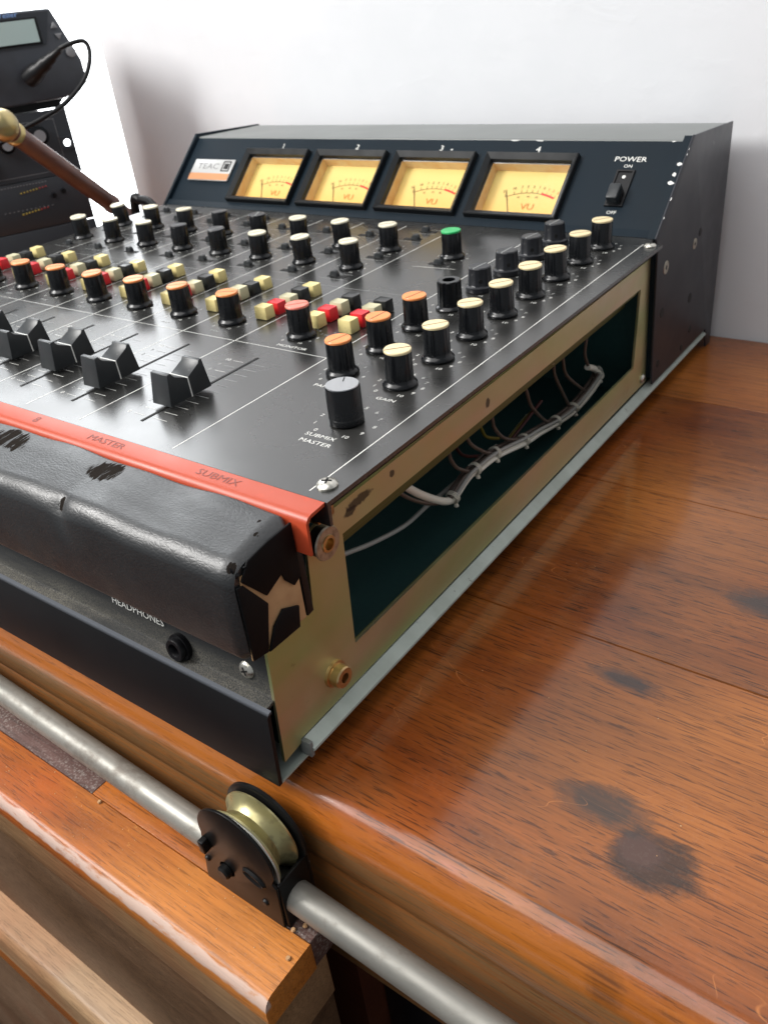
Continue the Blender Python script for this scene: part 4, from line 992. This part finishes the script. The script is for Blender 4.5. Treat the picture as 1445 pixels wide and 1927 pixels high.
bm = B(); lathe(bm, [(.0046, 0), (.0044, .0022), (.0034, .0026), (0, .0022)], 24, GT @ Matrix.Translation((.0195, .0935 + ZS, 0))); obj('round_button', bm, m_geargrey, st, smooth=True)
bm = B(); box(bm, -.085, -.0560, .0750 + ZS, .0900 + ZS, .0, .0040, T=GT); obj('mode_switch', bm, m_rubber, st, bevel=.001)
# plug and cable (its own thing)
P0 = GT @ Vector((-.0200, ZB + .0800, .006)) + G0; P0 = Vector(P0)
pts = [(-.0250, .0770, .004), (-.0130, .0860, .020), (.0030, .0990, .038), (.0150, .1040, .050)]
W = lambda p: G0 + (GT @ Vector((p[0], p[1] + ZB, p[2])))
cb = thing('cable', 'black cable with moulded plug looping down from the soldering station', 'cable', W(pts[0]))
inv = -W(pts[0])
bm = B(); d = (W(pts[1]) - W(pts[0])).normalized(); Tt = d.to_track_quat('Z', 'Y').to_matrix().to_4x4()
lathe(bm, [(0, -.001), (.0080, -.001), (.0082, .010), (.0070, .016), (.0062, .018), (.0062, .028), (.0048, .030), (.0046, .038), (.0034, .040), (.0030, .050), (0, .052)], 24, Tt); obj('plug', bm, m_rubber, cb, smooth=True)
tip = W(pts[0]) + d * .045
cpts = [tip, tip + d * .010, W((.0230, .1020, .050)), W((.0245, .0900, .054)), W((.0130, .0720, .058)), W((-.0100, .0560, .062)), W((-.0330, .0470, .062)), W((-.060, .0380, .058)), W((-.10, .020, .050))]
bm = B(); tube(bm, [tuple(p + inv) for p in cpts], .0021, 10, 8); obj('cord', bm, m_rubber, cb, smooth=True)
# brown rod with brass ball end
ra, rb2 = Vector((-.4952, .2700, .1957)), Vector((-.5560, .4000, .0980))
rd = (rb2 - ra).normalized()
rod = thing('rod', 'brown round rod with brass ball end leaning down behind the console', 'rod', rb2)
Tq = Matrix.Translation(ra - rb2) @ rd.to_track_quat('Z', 'Y').to_matrix().to_4x4(); ln_ = (rb2 - ra).length
bm = B(); lathe(bm, [(0, .004), (.0082, .004), (.0082, ln_ * .93), (.0090, ln_ * .93 + .001), (.0090, ln_ * .96), (.0076, ln_ * .965), (.0074, ln_ + .02), (0, ln_ + .02)], 28, Tq); obj('shaft', bm, m_rod, rod, smooth=True)
bm = B(); lathe(bm, [(0, -.0125)] + [(.0125 * math.sin(R(a)), -.0125 * math.cos(R(a))) for a in range(15, 150, 12)] + [(.0085, .012), (.0095, .0135), (.0095, .016), (.0082, .0175)], 28, Tq); obj('ball_end', bm, m_brass, rod, smooth=True)
# small black connector lying at the rod's foot
cn = thing('connector', 'small black connector lying at the foot of the brown rod', 'connector', (-.500, .405, -.008))
bm = B(); tube(bm, [(.004, -.004, .106), (-.01, 0, .112), (-.022, 0, .113), (-.033, 0, .106), (-.036, .0, .004)], .0045, 12, 6); obj('strap', bm, m_rubber, cn, smooth=True)

for o in scene.objects:
    if 'lettering' in o.name or o.name.startswith(('dial_scale', 'red_zone', 'paint_chip', 'torn_edge')): o['kind'] = 'stuff'
# crumbs on the table
cr = B()
random.seed(5)
for (x, y) in [(.0765, .133), (.132, .052)] + [(random.uniform(.03, .2), random.uniform(.02, .4)) for _ in range(22)]:
    r = random.uniform(.0002, .0004); lathe(cr, [(0, 0), (r, r * .5), (0, r * 1.1)], 5, Matrix.Translation((x, y, -.0080)) @ Matrix.Rotation(random.uniform(0, 3), 4, 'Z'))
for _ in range(34):
    x = random.uniform(-.25, .02); y = random.uniform(-.045, -.022); r = random.uniform(.0002, .0004); lathe(cr, [(0, 0), (r, r * .4), (0, r)], 5, Matrix.Translation((x, y, -.0600)))
for (x, y) in [(.015, -.016), (.012, -.020), (-.112, -.022), (.018, -.03)]:
    r = .0012; lathe(cr, [(0, 0), (r, r * .4), (r * .7, r), (0, r)], 6, Matrix.Translation((x, y, -.0600)))
o = obj('dust_crumbs', cr, m_cardboard); o['kind'] = 'stuff'; o['label'] = 'pale crumbs and dust scattered over the wooden table'
